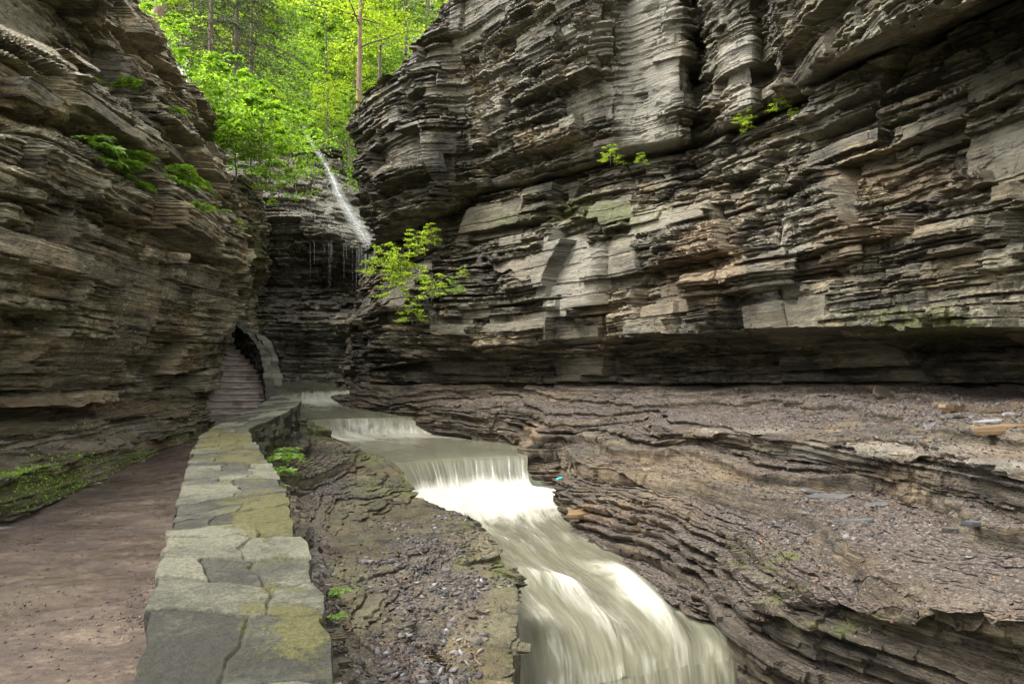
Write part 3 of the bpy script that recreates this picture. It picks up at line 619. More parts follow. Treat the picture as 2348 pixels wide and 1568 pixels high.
G[..., 2] += amp * (fbm(fu * 1.1, fv * .55, 0 * fu, 3, 11) * 1.3 + .5 * fbm(fu * 5, fv * .9, 0 * fu, 3, 12)) * (1 - sstep(.3, .8, steepw))
uu, vv = proj(G)
def wave(cu, cv, ru, rv, h, ang=0):
    du = uu - cu; dv = vv - cv; a = math.radians(ang); p = du * math.cos(a) + dv * math.sin(a); q = -du * math.sin(a) + dv * math.cos(a)
    return h * np.exp(-(p / ru) ** 2 - (q / rv) ** 2)
for w_ in [(1440,1345,75,26,.20,38),(1290,1345,120,14,.09,22),(1360,1400,130,20,.10,40),(1520,1410,60,20,.10,45),(1250,1430,90,25,.08,50)]:
    b_ = wave(*w_); G[..., 2] += b_; foam = foam + b_ * 3.2
foam = foam + .06 * near; foam = foam * np.where(y > 22.5, sstep(655, 705, uu), 1)
for w_ in [(1105,1130,160,24,.3),(720,1350,1,1,0),(1210,1180,60,25,.25),(1470,1250,40,60,.25),(1580,1385,60,20,.35),(1655,1470,30,60,.3)]:
    foam = foam + wave(w_[0], w_[1], w_[2], w_[3], w_[4])
# falling sheets bulge in ribs
G[..., 1] -= (.08 * fbm(fu * 4, fv * .4, 0 * fu, 3, 15) + .012 * vn(fu * 16, fv * .3, 0 * fu, 16)) * sstep(.3, .9, steepw)
o = mesh_grid(G, 'stream', M['water'], dict(foam=np.clip(foam, 0, 1.3), fu=fu, fv=fv), smooth=True); o['kind'] = 'structure'
# ------------------------------------------------------------------ path, parapet, stairs
zc = -.9
def S(u, v): # point on the top of the parapet's level run
    y = zc * 1.0; p = P(u, v, 1.0); k = zc / p[2]; return p * k
Lp = [np.array([.9, -2.2, zc]), np.array([-.1, -.3, zc]), S(120, 2000), S(295, 1568), S(345, 1400), S(378, 1290), S(398, 1190), S(420, 1110), S(436, 1050), P(460, 1000, 9.9), P(500, 976, 11.5), P(556, 951, 13.4), P(604, 925, 16), P(632, 903, 18)]
Rp = [np.array([1.3, -1.8, zc]), np.array([.42, 0, zc]), S(830, 2000), S(770, 1568), S(742, 1390), S(703, 1290), S(665, 1150), S(640, 1100), S(604, 1040), P(570, 985, 11.0), P(622, 962, 12.4), P(670, 936, 14.1), P(690, 919, 15.4), P(664, 902, 17.9)]
def strip(Lp, Rp, k=26, nt=40, dens=None):
    C = np.array([Lp, Rp]).transpose(1, 0, 2)
    cnt = seg_counts(C, 1.3) if dens is None else dens
    E = cr(C, cnt, .35); return E
def wall(name, *a, mat='masonry', capmat='cap', **k): return wall0(name, *a, mat, capmat, **k)
def wall0(name, Lp, Rp, depthL, depthR, label, cat, seedw, mmat, cmat, cellL=.62, cellT=.36, capth=.09, moss=None, sidecell=(.28, .11), ragged=0., over=.03):
    E = strip(Lp, Rp); n = len(E); root = empty(name, (E[:, 0].mean(0) + E[:, 1].mean(0)) / 2 * np.array([1, 1, 0]) + np.array([0, 0, min(depthL, depthR) - .05]), label=label, cat=cat)
    inv = -np.array(root.location)
    s = np.concatenate([[0], np.cumsum(np.linalg.norm(np.diff(E.mean(1), axis=0), axis=1))])
    w = np.linalg.norm(E[:, 1] - E[:, 0], axis=1)
    nt = 130
    t = np.linspace(0, 1, nt)
    G = E[:, :1] + (E[:, 1:] - E[:, :1]) * t[None, :, None]
    sg = np.repeat(s[:, None], nt, 1); tg = t[None] * w[:, None]
    wx = sg + .15 * vn(sg * 2, tg * 2, 0 * sg, seedw) + .03 * vn(sg * 9, tg * 9, 0 * sg, seedw); wy = tg + .07 * vn(sg * 2 + 9, tg * 2, 0 * sg, seedw + 1) + .02 * vn(sg * 9, tg * 9 + 4, 0 * sg, seedw + 1)
    rr = np.random.default_rng(seedw); rb = [0.]
    while rb[-1] < s[-1] + 1: rb.append(rb[-1] + cellL * rr.uniform(.6, 1.45))
    rb = np.array(rb); sk = wx + .10 * (tg / w[:, None] - .5) * vn(np.floor(sg * 1.3), 0 * sg, 0 * sg, 4); ri = np.clip(np.searchsorted(rb, sk) - 1, 0, len(rb) - 2)
    es = np.minimum(sk - rb[ri], rb[ri + 1] - sk)
    n1_ = rr.uniform(.3, .68, len(rb)); two = rr.random(len(rb)) < .35; c1 = np.where(two, rr.uniform(.26, .4, len(rb)), n1_); c2 = np.where(two, rr.uniform(.6, .75, len(rb)), 9.); one = rr.random(len(rb)) < .18; c1 = np.where(one, 9., c1); c2 = np.where(one, 9., c2)
    tf = wy / w[:, None]; pc = (tf > c1[ri]).astype(int) + (tf > c2[ri]); et = np.minimum(np.abs(tf - c1[ri]), np.abs(tf - c2[ri])) * w[:, None]
    e = np.minimum(es, et); idc = h3(ri, pc, 0 * ri, seedw)
    joint = 1 - sstep(.0, .016, e - .008 * vn(sg * 14, tg * 14, 0 * sg, 6))
    # ragged outer edges, stone by stone
    side = np.stack([E[:, 1, 0] - E[:, 0, 0], E[:, 1, 1] - E[:, 0, 1], 0 * w], -1) / w[:, None]
    ed = (idc - .5) * .05 + .018 * vn(sg * 6, tg * 6, 0 * sg, seedw + 4)
    ew = np.abs(t[None] - .5) * 2
    G = G + side[:, None] * (ed * sstep(.55, 1, ew) * np.sign(t[None] - .5))[..., None]
    G[..., 2] += (idc - .5) * (.016 + ragged) - .012 * joint + .006 * fbm(sg * 5, tg * 5, 0 * sg, 3, seedw + 2) + .005 * fbm(sg * 22, tg * 22, 0 * sg, 3, seedw + 3)
    # skirts of the slabs
    def skirt(edge, sgn):
        rows = []
        for dz, off in ((0, 0), (-.006, .006), (-capth * .6, .004), (-capth, -.004), (-capth - .004, -over - .05)):
            q = edge.copy(); q[:, 2] += dz - .01; q += side * sgn * off; q[:, 2] += .01 if dz == 0 else 0
            rows.append(q)
        return rows
    Ls = skirt(G[:, 0], -1); Rs = skirt(G[:, -1], 1)
    full = np.stack(Ls[:0:-1] + [G[:, j] for j in range(nt)] + Rs[1:], 1)
    ex = lambda a: np.concatenate([np.repeat(a[:, :1], 4, 1), a, np.repeat(a[:, -1:], 4, 1)], 1)
    at = dict(cell=ex(idc), joint=ex(joint * 1.), moss=paint(full, moss or [], soft=1))
    o = mesh_grid(full - (-inv), 'capping', M[cmat], at, parent=root, flipfaces=normals(full)[..., 2].mean() < 0)
    # masonry body under the slabs
    parts = []
    for j, (edge, sgn, zb_) in enumerate(((E[:, 0], -1, depthL), (E[:, 1], 1, depthR))):
        nz_ = 60; tz = np.linspace(0, 1, nz_)
        top = edge - side * sgn * over; top = top.copy(); top[:, 2] -= capth * .8
        z0 = np.minimum(zb_, top[:, 2] - .25) if np.isscalar(zb_) else zb_
        Z = top[:, 2:3] + (np.asarray(z0).reshape(-1, 1) - top[:, 2:3]) * tz[None]
        B = np.repeat(top[:, None], nz_, 1); B[..., 2] = Z
        ss = np.repeat(s[:, None], nz_, 1)
        row = np.floor((Z + .02 * vn(ss * 2, Z * 3, 0 * ss, 3)) / sidecell[1]); 
        a_, e_ = wor((ss + .03 * vn(ss * 8, Z * 8, 0 * ss, 2)) / sidecell[0], (Z + .02 * vn(ss * 8, Z * 8, 0 * ss, 5)) / sidecell[1], 0 * ss, seedw + j + 7)
        d = (a_ - .5) * .10 - .05 * (1 - sstep(0, .12, e_)) + .02 * fbm(ss * 9, Z * 9, 0 * ss, 3, 8)
        B = B + side[:, None] * (sgn * d)[..., None]
        parts.append((B, a_, 1 - sstep(0, .12, e_)))
    B = np.concatenate([parts[0][0], parts[1][0][:, ::-1]], 1); a_ = np.concatenate([parts[0][1], parts[1][1][:, ::-1]], 1); e_ = np.concatenate([parts[0][2], parts[1][2][:, ::-1]], 1)
    ms = paint(B, [(640, 1040, 60, 90, .6)])
    mesh_grid(B - (-inv), 'masonry', M[mmat], dict(cell=a_, joint=e_, moss=ms), parent=root, flipfaces=False)
    # end faces
    return root, E, s
moss_cap = [(640,1330,60,300,.42),(520,1010,90,22,.9),(530,1050,90,16,.75),(480,1100,70,10,.3),(620,1180,90,40,.95),(600,1215,60,30,.8),(560,1100,90,8,.6),(640,1260,60,14,.55),(600,1295,90,12,.5),(640,1330,60,10,.4),(670,1400,60,12,.8),(700,1450,60,45,.95),(640,1500,90,18,.5),(560,1440,20,30,.6),(590,1390,40,20,.55),(560,1250,40,20,.5),(420,1545,160,10,.5),(560,960,60,12,.4),(700,1550,70,30,.5),(540,1340,22,40,.5)]
moss_cap = [(a, b, c * 1.6, d * 1.7, e) for a, b, c, d, e in moss_cap]
wall('stone_parapet', Lp, Rp, -2.2, -2.3, 'low stone wall with broad mossy coping slabs winding beside the path', 'wall', 5, moss=moss_cap, cellL=.36, cellT=.36)

# path
PLc = [np.array([-3.4, -3, -1.68]), np.array([-4.2, 1, -1.68]), np.array([-5.9, 5, -1.68]), np.array([-6.2, 7.8, -1.66]), P(190, 1105, 10.4), P(320, 1055, 12.6), P(430, 1012, 15), P(480, 985, 17.2), P(485, 970, 17.9)]
PRc = [np.array([.4, -3, -1.68]), np.array([0, 1, -1.68]), np.array([-2.2, 5, -1.66]), np.array([-3.6, 7.8, -1.64]), P(452, 1110, 9.4), P(485, 1060, 10.9), P(540, 1010, 12.6), P(600, 985, 15.5), P(625, 968, 17.9)]
PLc = [p + np.array([-.5, .1, -.04]) for p in PLc]
C = np.array([PLc, [a * .5 + b * .5 + np.array([0, 0, -.03]) for a, b in zip(PLc, PRc)], PRc])
G = dense(C, 1., lr=.3, lc=.1); x, y = G[..., 0], G[..., 1]
G[..., 2] += .035 * fbm(x * .8, y * 1.6, 0 * x, 4, 2) + .012 * fbm(x * 5, y * 7, 0 * x, 3, 4)
o = mesh_grid(G, 'path', M['path'], {}, flipfaces=normals(G)[..., 2].mean() < 0); o['kind'] = 'structure'
PATHG = G

# staircase curving up under the overhang
Rst = np.array([P(608, 962, 17.2), P(606, 930, 18.0), P(598, 885, 19.0), P(585, 850, 19.9), P(562, 821, 20.8), P(536, 797, 21.7), P(508, 772, 22.8), P(478, 748, 24.)])
zs = np.arange(0, 19)
stair = empty('staircase', (Rst[0][0] - .8, Rst[0][1], Rst[0][2]), label='dark wet stone staircase climbing beneath the overhanging left cliff', cat='staircase')
sl = np.array(stair.location)
n_st = 17; tt = np.linspace(0, len(Rst) - 1.001, n_st + 1)
def lerp(A, t): i = int(t); return A[i] * (1 - (t - i)) + A[min(i + 1, len(A) - 1)] * (t - i)
for i in range(n_st):
    a = lerp(Rst, tt[i]); b = lerp(Rst, tt[i + 1]); d = b - a; d[2] = 0; d /= np.linalg.norm(d); w_ = np.array([-d[1], d[0], 0])
    w_ = -w_ if w_[0] > 0 else w_
    fr = Rst[0][2] + (i + 1) * .158; run = np.linalg.norm((b - a)[:2]) + .25
    # profile front->back, extruded across with chipped edge
    k = 46; q = np.linspace(-.05, 2.6, k); rows = []
    r_ = np.random.default_rng(i)
    off = np.interp(q, np.linspace(-.1, 2.7, 14), r_.normal(0, .012, 14)); blk = (np.floor(q / .55 + i * .37) % 2) * .008 + np.interp(q, np.linspace(-.1, 2.7, 20), r_.normal(0, .006, 20))
    for (f, zz_) in ((.05, -.6), (.03, -.045), (.0, -.04), (-.012, -.012), (.0, 0.), (.02, .003), (run * .5, .0), (run, 0.), (run, -.6)):
        rows.append([a + w_ * qq + d * (f + o_) + np.array([0, 0, fr - a[2] + zz_ + b_]) for qq, o_, b_ in zip(q, off, blk)])
    G = np.array(rows); mesh_grid(G - sl, 'step', M['step'], {}, parent=stair, flipfaces=normals(G)[4:7, :, 2].mean() < 0)
# parapet of the staircase
dr = np.gradient(Rst, axis=0); dr[:, 2] = 0; dr /= np.linalg.norm(dr, axis=1)[:, None]; rt = np.stack([dr[:, 1], -dr[:, 0], 0 * dr[:, 0]], -1)
hgt = np.array([.40, .60, .75, .75, .72, .7, .65, .6])[:, None] * np.array([[0, 0, 1]])
base = Rst.copy(); base[:, 2] += .05
Li = list(base + hgt); Ri = list(base + hgt + rt * .42)
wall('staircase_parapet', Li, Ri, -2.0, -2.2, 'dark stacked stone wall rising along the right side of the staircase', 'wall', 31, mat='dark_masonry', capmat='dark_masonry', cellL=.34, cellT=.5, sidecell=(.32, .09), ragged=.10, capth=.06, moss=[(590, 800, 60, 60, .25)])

# ------------------------------------------------------------------ high waterfall
def ray_surf(Gs, pts, lift):
    u, v = proj(Gs); out = []
    fl = Gs.reshape(-1, 3); uu_ = u.reshape(-1); vv_ = v.reshape(-1)
    for (pu, pv) in pts:
        d = (uu_ - pu) ** 2 + (vv_ - pv) ** 2 + np.where(fl[:, 1] < 0, 1e9, 0); j = int(np.argmin(d)); y_ = fl[j, 1]
        out.append(P(pu, pv, y_ - lift))
    return np.array(out)
fall_uv = [(688, 262), (691, 272), (695, 283), (699, 294), (705, 310), (725, 345), (747, 380), (765, 412), (780, 448), (800, 485), (820, 520), (838, 548), (848, 566)]
fc = ray_surf(BACK, fall_uv, 2.2)
wds = [.2, .3, .35, .4, .4, .45, .5, .6, .75, .9, 1.0, .9, .8]
C = np.array([[c + np.array([-w_ / 2, 0, -.05]), c + np.array([0, -.15, .05]), c + np.array([w_ / 2, 0, .02])] for c, w_ in zip(fc, wds)])
G = cr(C, [26] * 12, .2); G = cr(G.transpose(1, 0, 2), [9, 9], 0.).transpose(1, 0, 2)
G = G + np.stack([.10 * fbm(G[..., 0] * .8, G[..., 2] * .5, 0 * G[..., 0], 2, 3), .03 * fbm(G[..., 0] * 1, G[..., 2] * .6, 0 * G[..., 0], 2, 4), 0 * G[..., 0]], -1)
edge = 1 - np.abs(np.linspace(-1, 1, G.shape[1]))[None] ** 2 + 0 * G[..., 0]
ribbon, ratt = G, .78 * (.45 + .75 * np.clip(.5 + 1.2 * fbm(np.linspace(0, 5, G.shape[1])[None] + 0 * G[..., 0], np.linspace(0, 9, G.shape[0])[:, None] + 0 * G[..., 0], 0 * G[..., 0], 3, 9), 0, 1)) * edge * np.interp(np.linspace(0, 1, G.shape[0]), [0, .2, .5, 1], [.6, .75, .55, .4])[:, None]
hw = mesh_grid(ribbon, 'high_waterfall', M['veil'], dict(op=ratt), smooth=True); hw['kind'] = 'structure'
# threads dripping off the ledge lips
V, Fc, op = [], [], []
def thread(u, v0, v1, y_, w_, o_):
    a = P(u, v0, y_); b = P(u, v1, y_); n = 12; i0 = len(V)
    for k in range(n + 1):
        p = a + (b - a) * k / n; jx = random.uniform(-.012, .012)
        for ang in (0, 2.1, 4.2):
            V.append(p + np.array([math.cos(ang) * w_ * (1 + .8 * k / n) + jx, math.sin(ang) * w_, 0])); op.append(o_ * (1 - .6 * k / n))
    for k in range(n):
        for j in range(3):
            Fc.append([i0 + 3 * k + j, i0 + 3 * k + (j + 1) % 3, i0 + 3 * k + 3 + (j + 1) % 3, i0 + 3 * k + 3 + j])
for k in range(34): thread(random.gauss(850, 13), 560 + random.uniform(0, 14), random.uniform(625, 668), 37.6 + random.uniform(0, .5), random.uniform(.006, .016), .6)
for k in range(14): thread(random.choice([790, 800, 835, 760, 722, 718, 785, 815]) + random.gauss(0, 8), 552 + random.uniform(0, 14), random.uniform(575, 665), 38.2, random.uniform(.004, .008), .35)
for k in range(16): thread(random.uniform(715, 815), 508 + random.uniform(0, 8), random.uniform(530, 545), 39.2, random.uniform(.004, .008), .3)
o = mesh_poly(V, Fc, 'waterfall_threads', M['veil'], dict(op=op), smooth=True); o['kind'] = 'structure'

# ------------------------------------------------------------------ plants
def tubes(paths, sides=6):
    V, Fq = [], []
    for pts, rad in paths:
        pts = np.array(pts, float); n = len(pts); i0 = len(V)
        tan = np.gradient(pts, axis=0); tan /= np.maximum(np.linalg.norm(tan, axis=1)[:, None], 1e-6)
        for k in range(n):
            t_ = tan[k]; a = np.cross(t_, [0, 0, 1.]) if abs(t_[2]) < .9 else np.cross(t_, [1., 0, 0]); a /= np.linalg.norm(a); b = np.cross(t_, a)
            for j in range(sides):
                q = 2 * PI * j / sides; V.append(pts[k] + (a * math.cos(q) + b * math.sin(q)) * rad[k])
        for k in range(n - 1):
            for j in range(sides): Fq.append([i0 + k * sides + j, i0 + k * sides + (j + 1) % sides, i0 + (k + 1) * sides + (j + 1) % sides, i0 + (k + 1) * sides + j])
    return V, Fq
def leaves(cent, nrm, size, asp=.6, seedl=0, along=None, fold=.12):
    r = np.random.default_rng(seedl); n = len(cent); cent = np.array(cent); nrm = np.array(nrm, float); nrm /= np.linalg.norm(nrm, axis=1)[:, None]
    if along is None:
        a = r.normal(size=(n, 3))
    else: a = np.array(along)
    a = a - nrm * (a * nrm).sum(1)[:, None]; a /= np.maximum(np.linalg.norm(a, axis=1)[:, None], 1e-6); b = np.cross(nrm, a)
    sz = (np.asarray(size) * r.uniform(.65, 1.25, n))[:, None]
    v0 = cent - a * sz * .5; v2 = cent + a * sz * .5 - nrm * sz * fold; v1 = cent + b * sz * asp * .5 + nrm * sz * fold; v3 = cent - b * sz * asp * .5 + nrm * sz * fold
    V = np.stack([v0, v1, v2, v3], 1).reshape(-1, 3); Fq = np.arange(4 * n).reshape(n, 4)
    return V, Fq, np.repeat(r.random(n), 4)
def broad_tree(seedt, H=12., nb=26, per=9, lpt=34, leaf=.19, spread=.33, base=.25, flat=.22, tr=.16, lean=0.):
    r = np.random.default_rng(seedt); paths, C_, Nn_ = [], [], []
    tk = np.array([[lean * (k / 8) ** 2 * H * .2 + r.normal(0, .05), r.normal(0, .05), H * k / 8] for k in range(9)]); tk[0, :2] = 0
    trunk = [(tk, [tr * (1 - .85 * k / 8) for k in range(9)])]
    for i in range(nb):
        f = base + (1 - base) * (i + r.random()) / nb; az = i * 2.4 + r.normal(0, .4); L = H * spread * (1.15 - f * .75) * r.uniform(.7, 1.2)
        o = np.array([np.interp(f * 8, range(9), tk[:, j]) for j in range(3)]); d = np.array([math.cos(az), math.sin(az), r.uniform(.05, .5)])
        pts = [o + d * L * s + np.array([0, 0, -.12 * L * s * s]) + r.normal(0, .04, 3) * s * L * .5 for s in np.linspace(0, 1, 6)]
        paths.append((pts, [tr * .35 * (1 - .8 * s) * (1.1 - f * .6) + .004 for s in np.linspace(0, 1, 6)]))
        for j in range(per):
            s = r.uniform(.25, 1.05); q = np.array([np.interp(s, np.linspace(0, 1, 6), np.array(pts)[:, c]) for c in range(3)])
            a2 = az + r.normal(0, 1.0); l2 = L * r.uniform(.15, .38); e = q + np.array([math.cos(a2), math.sin(a2), r.uniform(-.1, .25)]) * l2
            paths.append(([q, (q + e) / 2 + [0, 0, .03], e], [.012, .008, .004]))
            m = int(lpt * r.uniform(.5, 1.4)); tq = r.random(m)[:, None]
            c = q + (e - q) * tq + r.normal(0, 1, (m, 3)) * np.array([l2 * .38, l2 * .38, l2 * flat * .5])
            C_.append(c); Nn_.append(np.array([0, 0, 1.]) + r.normal(0, .45, (m, 3)))
    V, Fq, rn = leaves(np.concatenate(C_), np.concatenate(Nn_), leaf, .65, seedt)
    return tubes(trunk, 8), tubes(paths, 4), (V, Fq, rn)
def hemlock(seedt, H=13., nb=60, tr=.17):
    r = np.random.default_rng(seedt); paths, C_, A_ = [], [], []
    trunk = [([[0, 0, 0], [.05, 0, H * .5], [0, .05, H]], [tr, tr * .6, .02])]
    for i in range(nb):
        f = .12 + .88 * (i + r.random()) / nb; az = i * 2.4; L = H * .34 * (1.1 - f) * r.uniform(.7, 1.2) + .3
        o = np.array([0, 0, H * f]); d = np.array([math.cos(az), math.sin(az), 0])
        pts = np.array([o + d * L * s + np.array([0, 0, .1 * L * s - .45 * L * s * s]) for s in np.linspace(0, 1, 6)])
        paths.append((pts, [.03 * (1 - .8 * s) + .004 for s in np.linspace(0, 1, 6)]))
        for j in range(13):
            s = r.uniform(.12, 1.); q = np.array([np.interp(s, np.linspace(0, 1, 6), pts[:, c]) for c in range(3)])
            a2 = az + r.choice([-1, 1]) * r.uniform(.5, 1.1); l2 = L * .32 * (1.2 - s * .7); m = 22
            dd = np.array([math.cos(a2), math.sin(a2), -.35]); tq = r.random(m)[:, None]
            c = q + dd * l2 * tq + r.normal(0, .035, (m, 3)); C_.append(c); A_.append(np.tile(dd, (m, 1)) + r.normal(0, .7, (m, 3)))
            paths.append(([q, q + dd * l2], [.008, .003]))
    C_ = np.concatenate(C_); V, Fq, rn = leaves(C_, np.tile([0, 0, 1.], (len(C_), 1)) + r.normal(0, .4, (len(C_), 3)), .17, .22, seedt, np.concatenate(A_))
    return tubes(trunk, 8), tubes(paths, 3), (V, Fq, rn)
def make_plant(name, parts, mats, leafmat):
    root = bpy.data.objects.new(name, None); root.empty_display_size = .2
    out = []
    for nm, (V, Fq), mt in zip(('trunk', 'branches'), parts[:2], mats):
        if len(Fq): out.append(mesh_poly(V, Fq, nm, M[mt], smooth=True, parent=root, link=False))
    V, Fq, rn = parts[2]; out.append(mesh_poly(V, Fq, 'leaves', M[leafmat], dict(rnd=rn), parent=root, link=False))
    return root, out
def put(proto, loc, rz=0, sc=1., tilt=(0, 0), **kw):
    root, ch = proto; r = root.copy(); COL.objects.link(r); r.location = [float(c) for c in loc]; r.rotation_euler = (tilt[0], tilt[1], rz); r.scale = (sc, sc, sc)
    for c in ch:
        d = c.copy(); COL.objects.link(d); d.parent = r
    tag(r, **kw); return r
M['twig'] = plain_noise('twig_wood', (.08, .045, .028), (.17, .105, .065), scale=12)
print('veg start', round(_t.time() - T0, 1))
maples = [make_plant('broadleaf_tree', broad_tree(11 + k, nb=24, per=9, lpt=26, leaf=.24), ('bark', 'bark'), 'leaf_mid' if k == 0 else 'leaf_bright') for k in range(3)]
tall = make_plant('tall_tree', broad_tree(31, H=17, nb=22, per=8, lpt=30, leaf=.22, base=.3, spread=.26, tr=.22), ('bark_brown', 'bark'), 'leaf_bright')
hem = [make_plant('hemlock_tree', hemlock(41 + k), ('bark', 'bark'), 'needle') for k in range(2)]
sap = [make_plant('sapling', broad_tree(51 + k, H=3.4, nb=13, per=4, lpt=20, leaf=.2, spread=.62, base=.2, flat=.35, tr=.035), ('bark', 'bark'), 'leaf_green') for k in range(3)]
shr = [make_plant('leafy_shrub', broad_tree(61 + k, H=1.9, nb=14, per=5, lpt=16, leaf=.13, spread=.7, base=.1, flat=.4, tr=.02), ('bark', 'bark'), 'leaf_bright' if k else 'leaf_green') for k in range(2)]
def hillpt(u, v):
    return P(u, v, float(np.interp(v, [-150, 0, 120, 235, 330, 440], [91, 77, 65, 55, 46.5, 42])) )
T = 'trees on the slope behind the gorge'
bt = [ # proto, u, v(base), y, scale, label
 ('t', 822, 262, 46, .95, 'slender tree with a reddish brown trunk just left of the right cliff'),
 ('m0', 745, 235, 56, .8, 'yellow green tree rising right behind the long thin waterfall'),
 ('m1', 805, 215, 60, .9, 'bright yellow green tree left of the reddish brown trunk'),
 ('m2', 870, 190, 52, .9, 'bright green tree directly above the left end of the right cliff'),
 ('m0', 930, 120, 55, .95, 'leafy tree leaning over the upper edge of the right cliff'),
 ('m1', 590, 130, 68, .9, 'pale yellow green tree high above the waterfall'),
 ('m2', 740, 110, 72, 1.1, 'glowing yellow tree near the top centre of the woods'),
 ('m0', 850, 90, 74, 1.1, 'glowing yellow tree high up behind the reddish brown trunk'),
 ('m1', 980, 60, 68, 1.1, 'yellow green tree at the upper right end of the woods'),
 ('m2', 560, 60, 80, 1.2, 'hazy green tree at the top behind the dark hemlock'),
 ('m0', 690, 0, 86, 1.2, 'distant yellow tree at the top edge above the waterfall'),
 ('m1', 800, -20, 88, 1.2, 'distant yellow tree at the top edge above the brown trunk'),
 ('m2', 930, -30, 88, 1.2, 'distant yellow tree at the top edge near the right cliff'),
 ('m0', 470, -20, 84, 1.2, 'distant green tree at the top edge near the left cliff'),
 ('h0', 540, 225, 40, .95, 'dark feathery hemlock in the middle of the woods left of the waterfall'),
 ('h1', 480, 180, 37, .85, 'dark hemlock right behind the top of the left cliff'),
 ('h0', 575, 180, 50, .9, 'grey green hemlock just left of the top of the waterfall'),
 ('m1', 380, 150, 40, .7, 'small bright tree above the overhanging slab of the left cliff'),
 ('m2', 750, 330, 47, .45, 'small yellow green tree right of the waterfall under the brown trunk'),
 ('m0', 800, 380, 44, .42, 'small dense tree against the dark edge of the right cliff'),
 ('m1', 620, 345, 45, .36, 'small bright tree standing left beside the waterfall'),
 ('m2', 810, 300, 50, .55, 'bushy green tree between the waterfall and the dark cliff edge'),
 ('m1', 375, 215, 40, .6, 'bright low tree pressed against the back of the left cliff top'),
 ('m0', 395, 250, 42, .62, 'light green tree filling the notch beside the top of the left cliff'),
 ('m2', 330, 60, 60, 1.3, 'green tree above the far end of the left cliff'),
 ('h1', 420, 60, 66, 1.2, 'dark hemlock at the top edge behind the left cliff'),
 ('m0', 250, 20, 70, 1.4, 'tree at the top left behind the leaning brown trunk'),
 ('m1', 440, 180, 45, .7, 'bright tree low behind the rounded block of the left cliff'),
]
pm = dict(t=tall, m0=maples[0], m1=maples[1], m2=maples[2], h0=hem[0], h1=hem[1])
for i, (k, u, v, y_, sc, lb) in enumerate(bt):
    put(pm[k], P(u, v + 6, y_), rz=i * 1.7, sc=sc, label=lb, cat='tree', group=T)
# near the left: leaning brown trunk and its crown out of the picture
ln_t = make_plant('leaning_tree', broad_tree(71, H=14, nb=14, per=6, lpt=26, leaf=.2, base=.5, tr=.24, lean=.3), ('bark_brown', 'bark'), 'leaf_bright')
put(ln_t, P(352, 85, 30), rz=.3, sc=1., tilt=(0, .12), label='brown trunk rising behind the top of the left cliff', cat='tree')
sp = [(455,300,24,.85,'maple sapling beside the dark overhanging slab of the left cliff'),(520,330,24.5,.9,'maple sapling with broad leaves in the middle of the left slope'),(565,330,27,.8,'upper maple sapling reaching right towards the waterfall'),
      (540,420,24,.95,'spreading green sapling growing on the rim of the dark mossy block'),(610,440,25.5,.8,'green sapling hanging over the wet back cliff'),(660,400,29,.9,'yellow green sapling in front of the mossy slab'),
      (640,490,26,.55,'lowest leafy branch hanging in front of the back cliff'),(390,170,24,.6,'bright sapling on the rim of the left cliff near its top'),(430,235,24.5,.55,'small sapling beside the rounded block of the left cliff'),(675,370,33,.7,'light green sapling just left of the long waterfall'),(575,380,24.2,.75,'dense leafy sapling between the slope and the mossy block'),(480,370,23.5,.6,'small sapling behind the end of the upper left ledge'),
 (620,455,23.8,.6,'leafy spray drooping left of the wet back cliff'),(595,400,23.6,.85,'bushy sapling at the right end of the mossy block'),(680,440,30,.7,'pale green sapling low on the mossy slab'),(330,110,26,.75,'light green sapling beside the brown trunk above the left cliff')]
for i, (u, v, y_, sc, lb) in enumerate(sp):
    put(sap[i % 3], P(u, v, y_), rz=i * 2.1, sc=sc, label=lb, cat='sapling', group='saplings on the left slope')
sh = [(925,655,23.2,.7,1,'bright green bush at the left end of the right cliff below the overhang'),(880,650,24,.75,1,'small bush reaching out over the falling water threads'),(955,590,23.6,.5,1,'upper bright bush spreading up beside the overhang at the left end of the right cliff'),(905,690,22.8,.5,1,'small bush right below the water threads'),(905,640,23.6,.5,1,'little bush at the corner where the ravine turns beside the water threads'),(1060,640,21.8,.2,1,'tiny sprig on the leaf covered ledge of the right cliff'),(985,560,24.2,.4,1,'tiny bush on the ledge at the foot of the upper right cliff'),
      (990,690,22,.5,1,'tuft of green plants in the middle of the left end of the right cliff'),(945,745,22.4,.42,1,'low green tuft on the blocky left end of the right cliff'),(1035,680,21.6,.3,0,'small dark green plant right of the tuft on the right cliff'),
      (1400,378,19.6,.3,1,'green tuft on the ledge under the pale flat rock face'),(1710,300,17,.28,1,'green tuft where the rock ledge passes the dark columns'),(1790,255,16.4,.22,1,'highest small green sprig on the right ledge'),
      (530,545,18.2,.35,1,'bright sprig on the outer edge of the left cliff above the stairs'),(520,600,18.0,.22,1,'lower sprig on the outer edge of the left cliff'),(1470,378,19.4,.18,1,'smaller tuft to the right on the ledge under the flat rock face'),(1820,275,16,.15,1,'tiny green sprig on the rubble right of the ledge')]
for i, (u, v, y_, sc, k, lb) in enumerate(sh):
    put(shr[k], P(u, v, y_), rz=i * 1.3, sc=sc, label=lb, cat='bush', group='bushes on the cliffs')
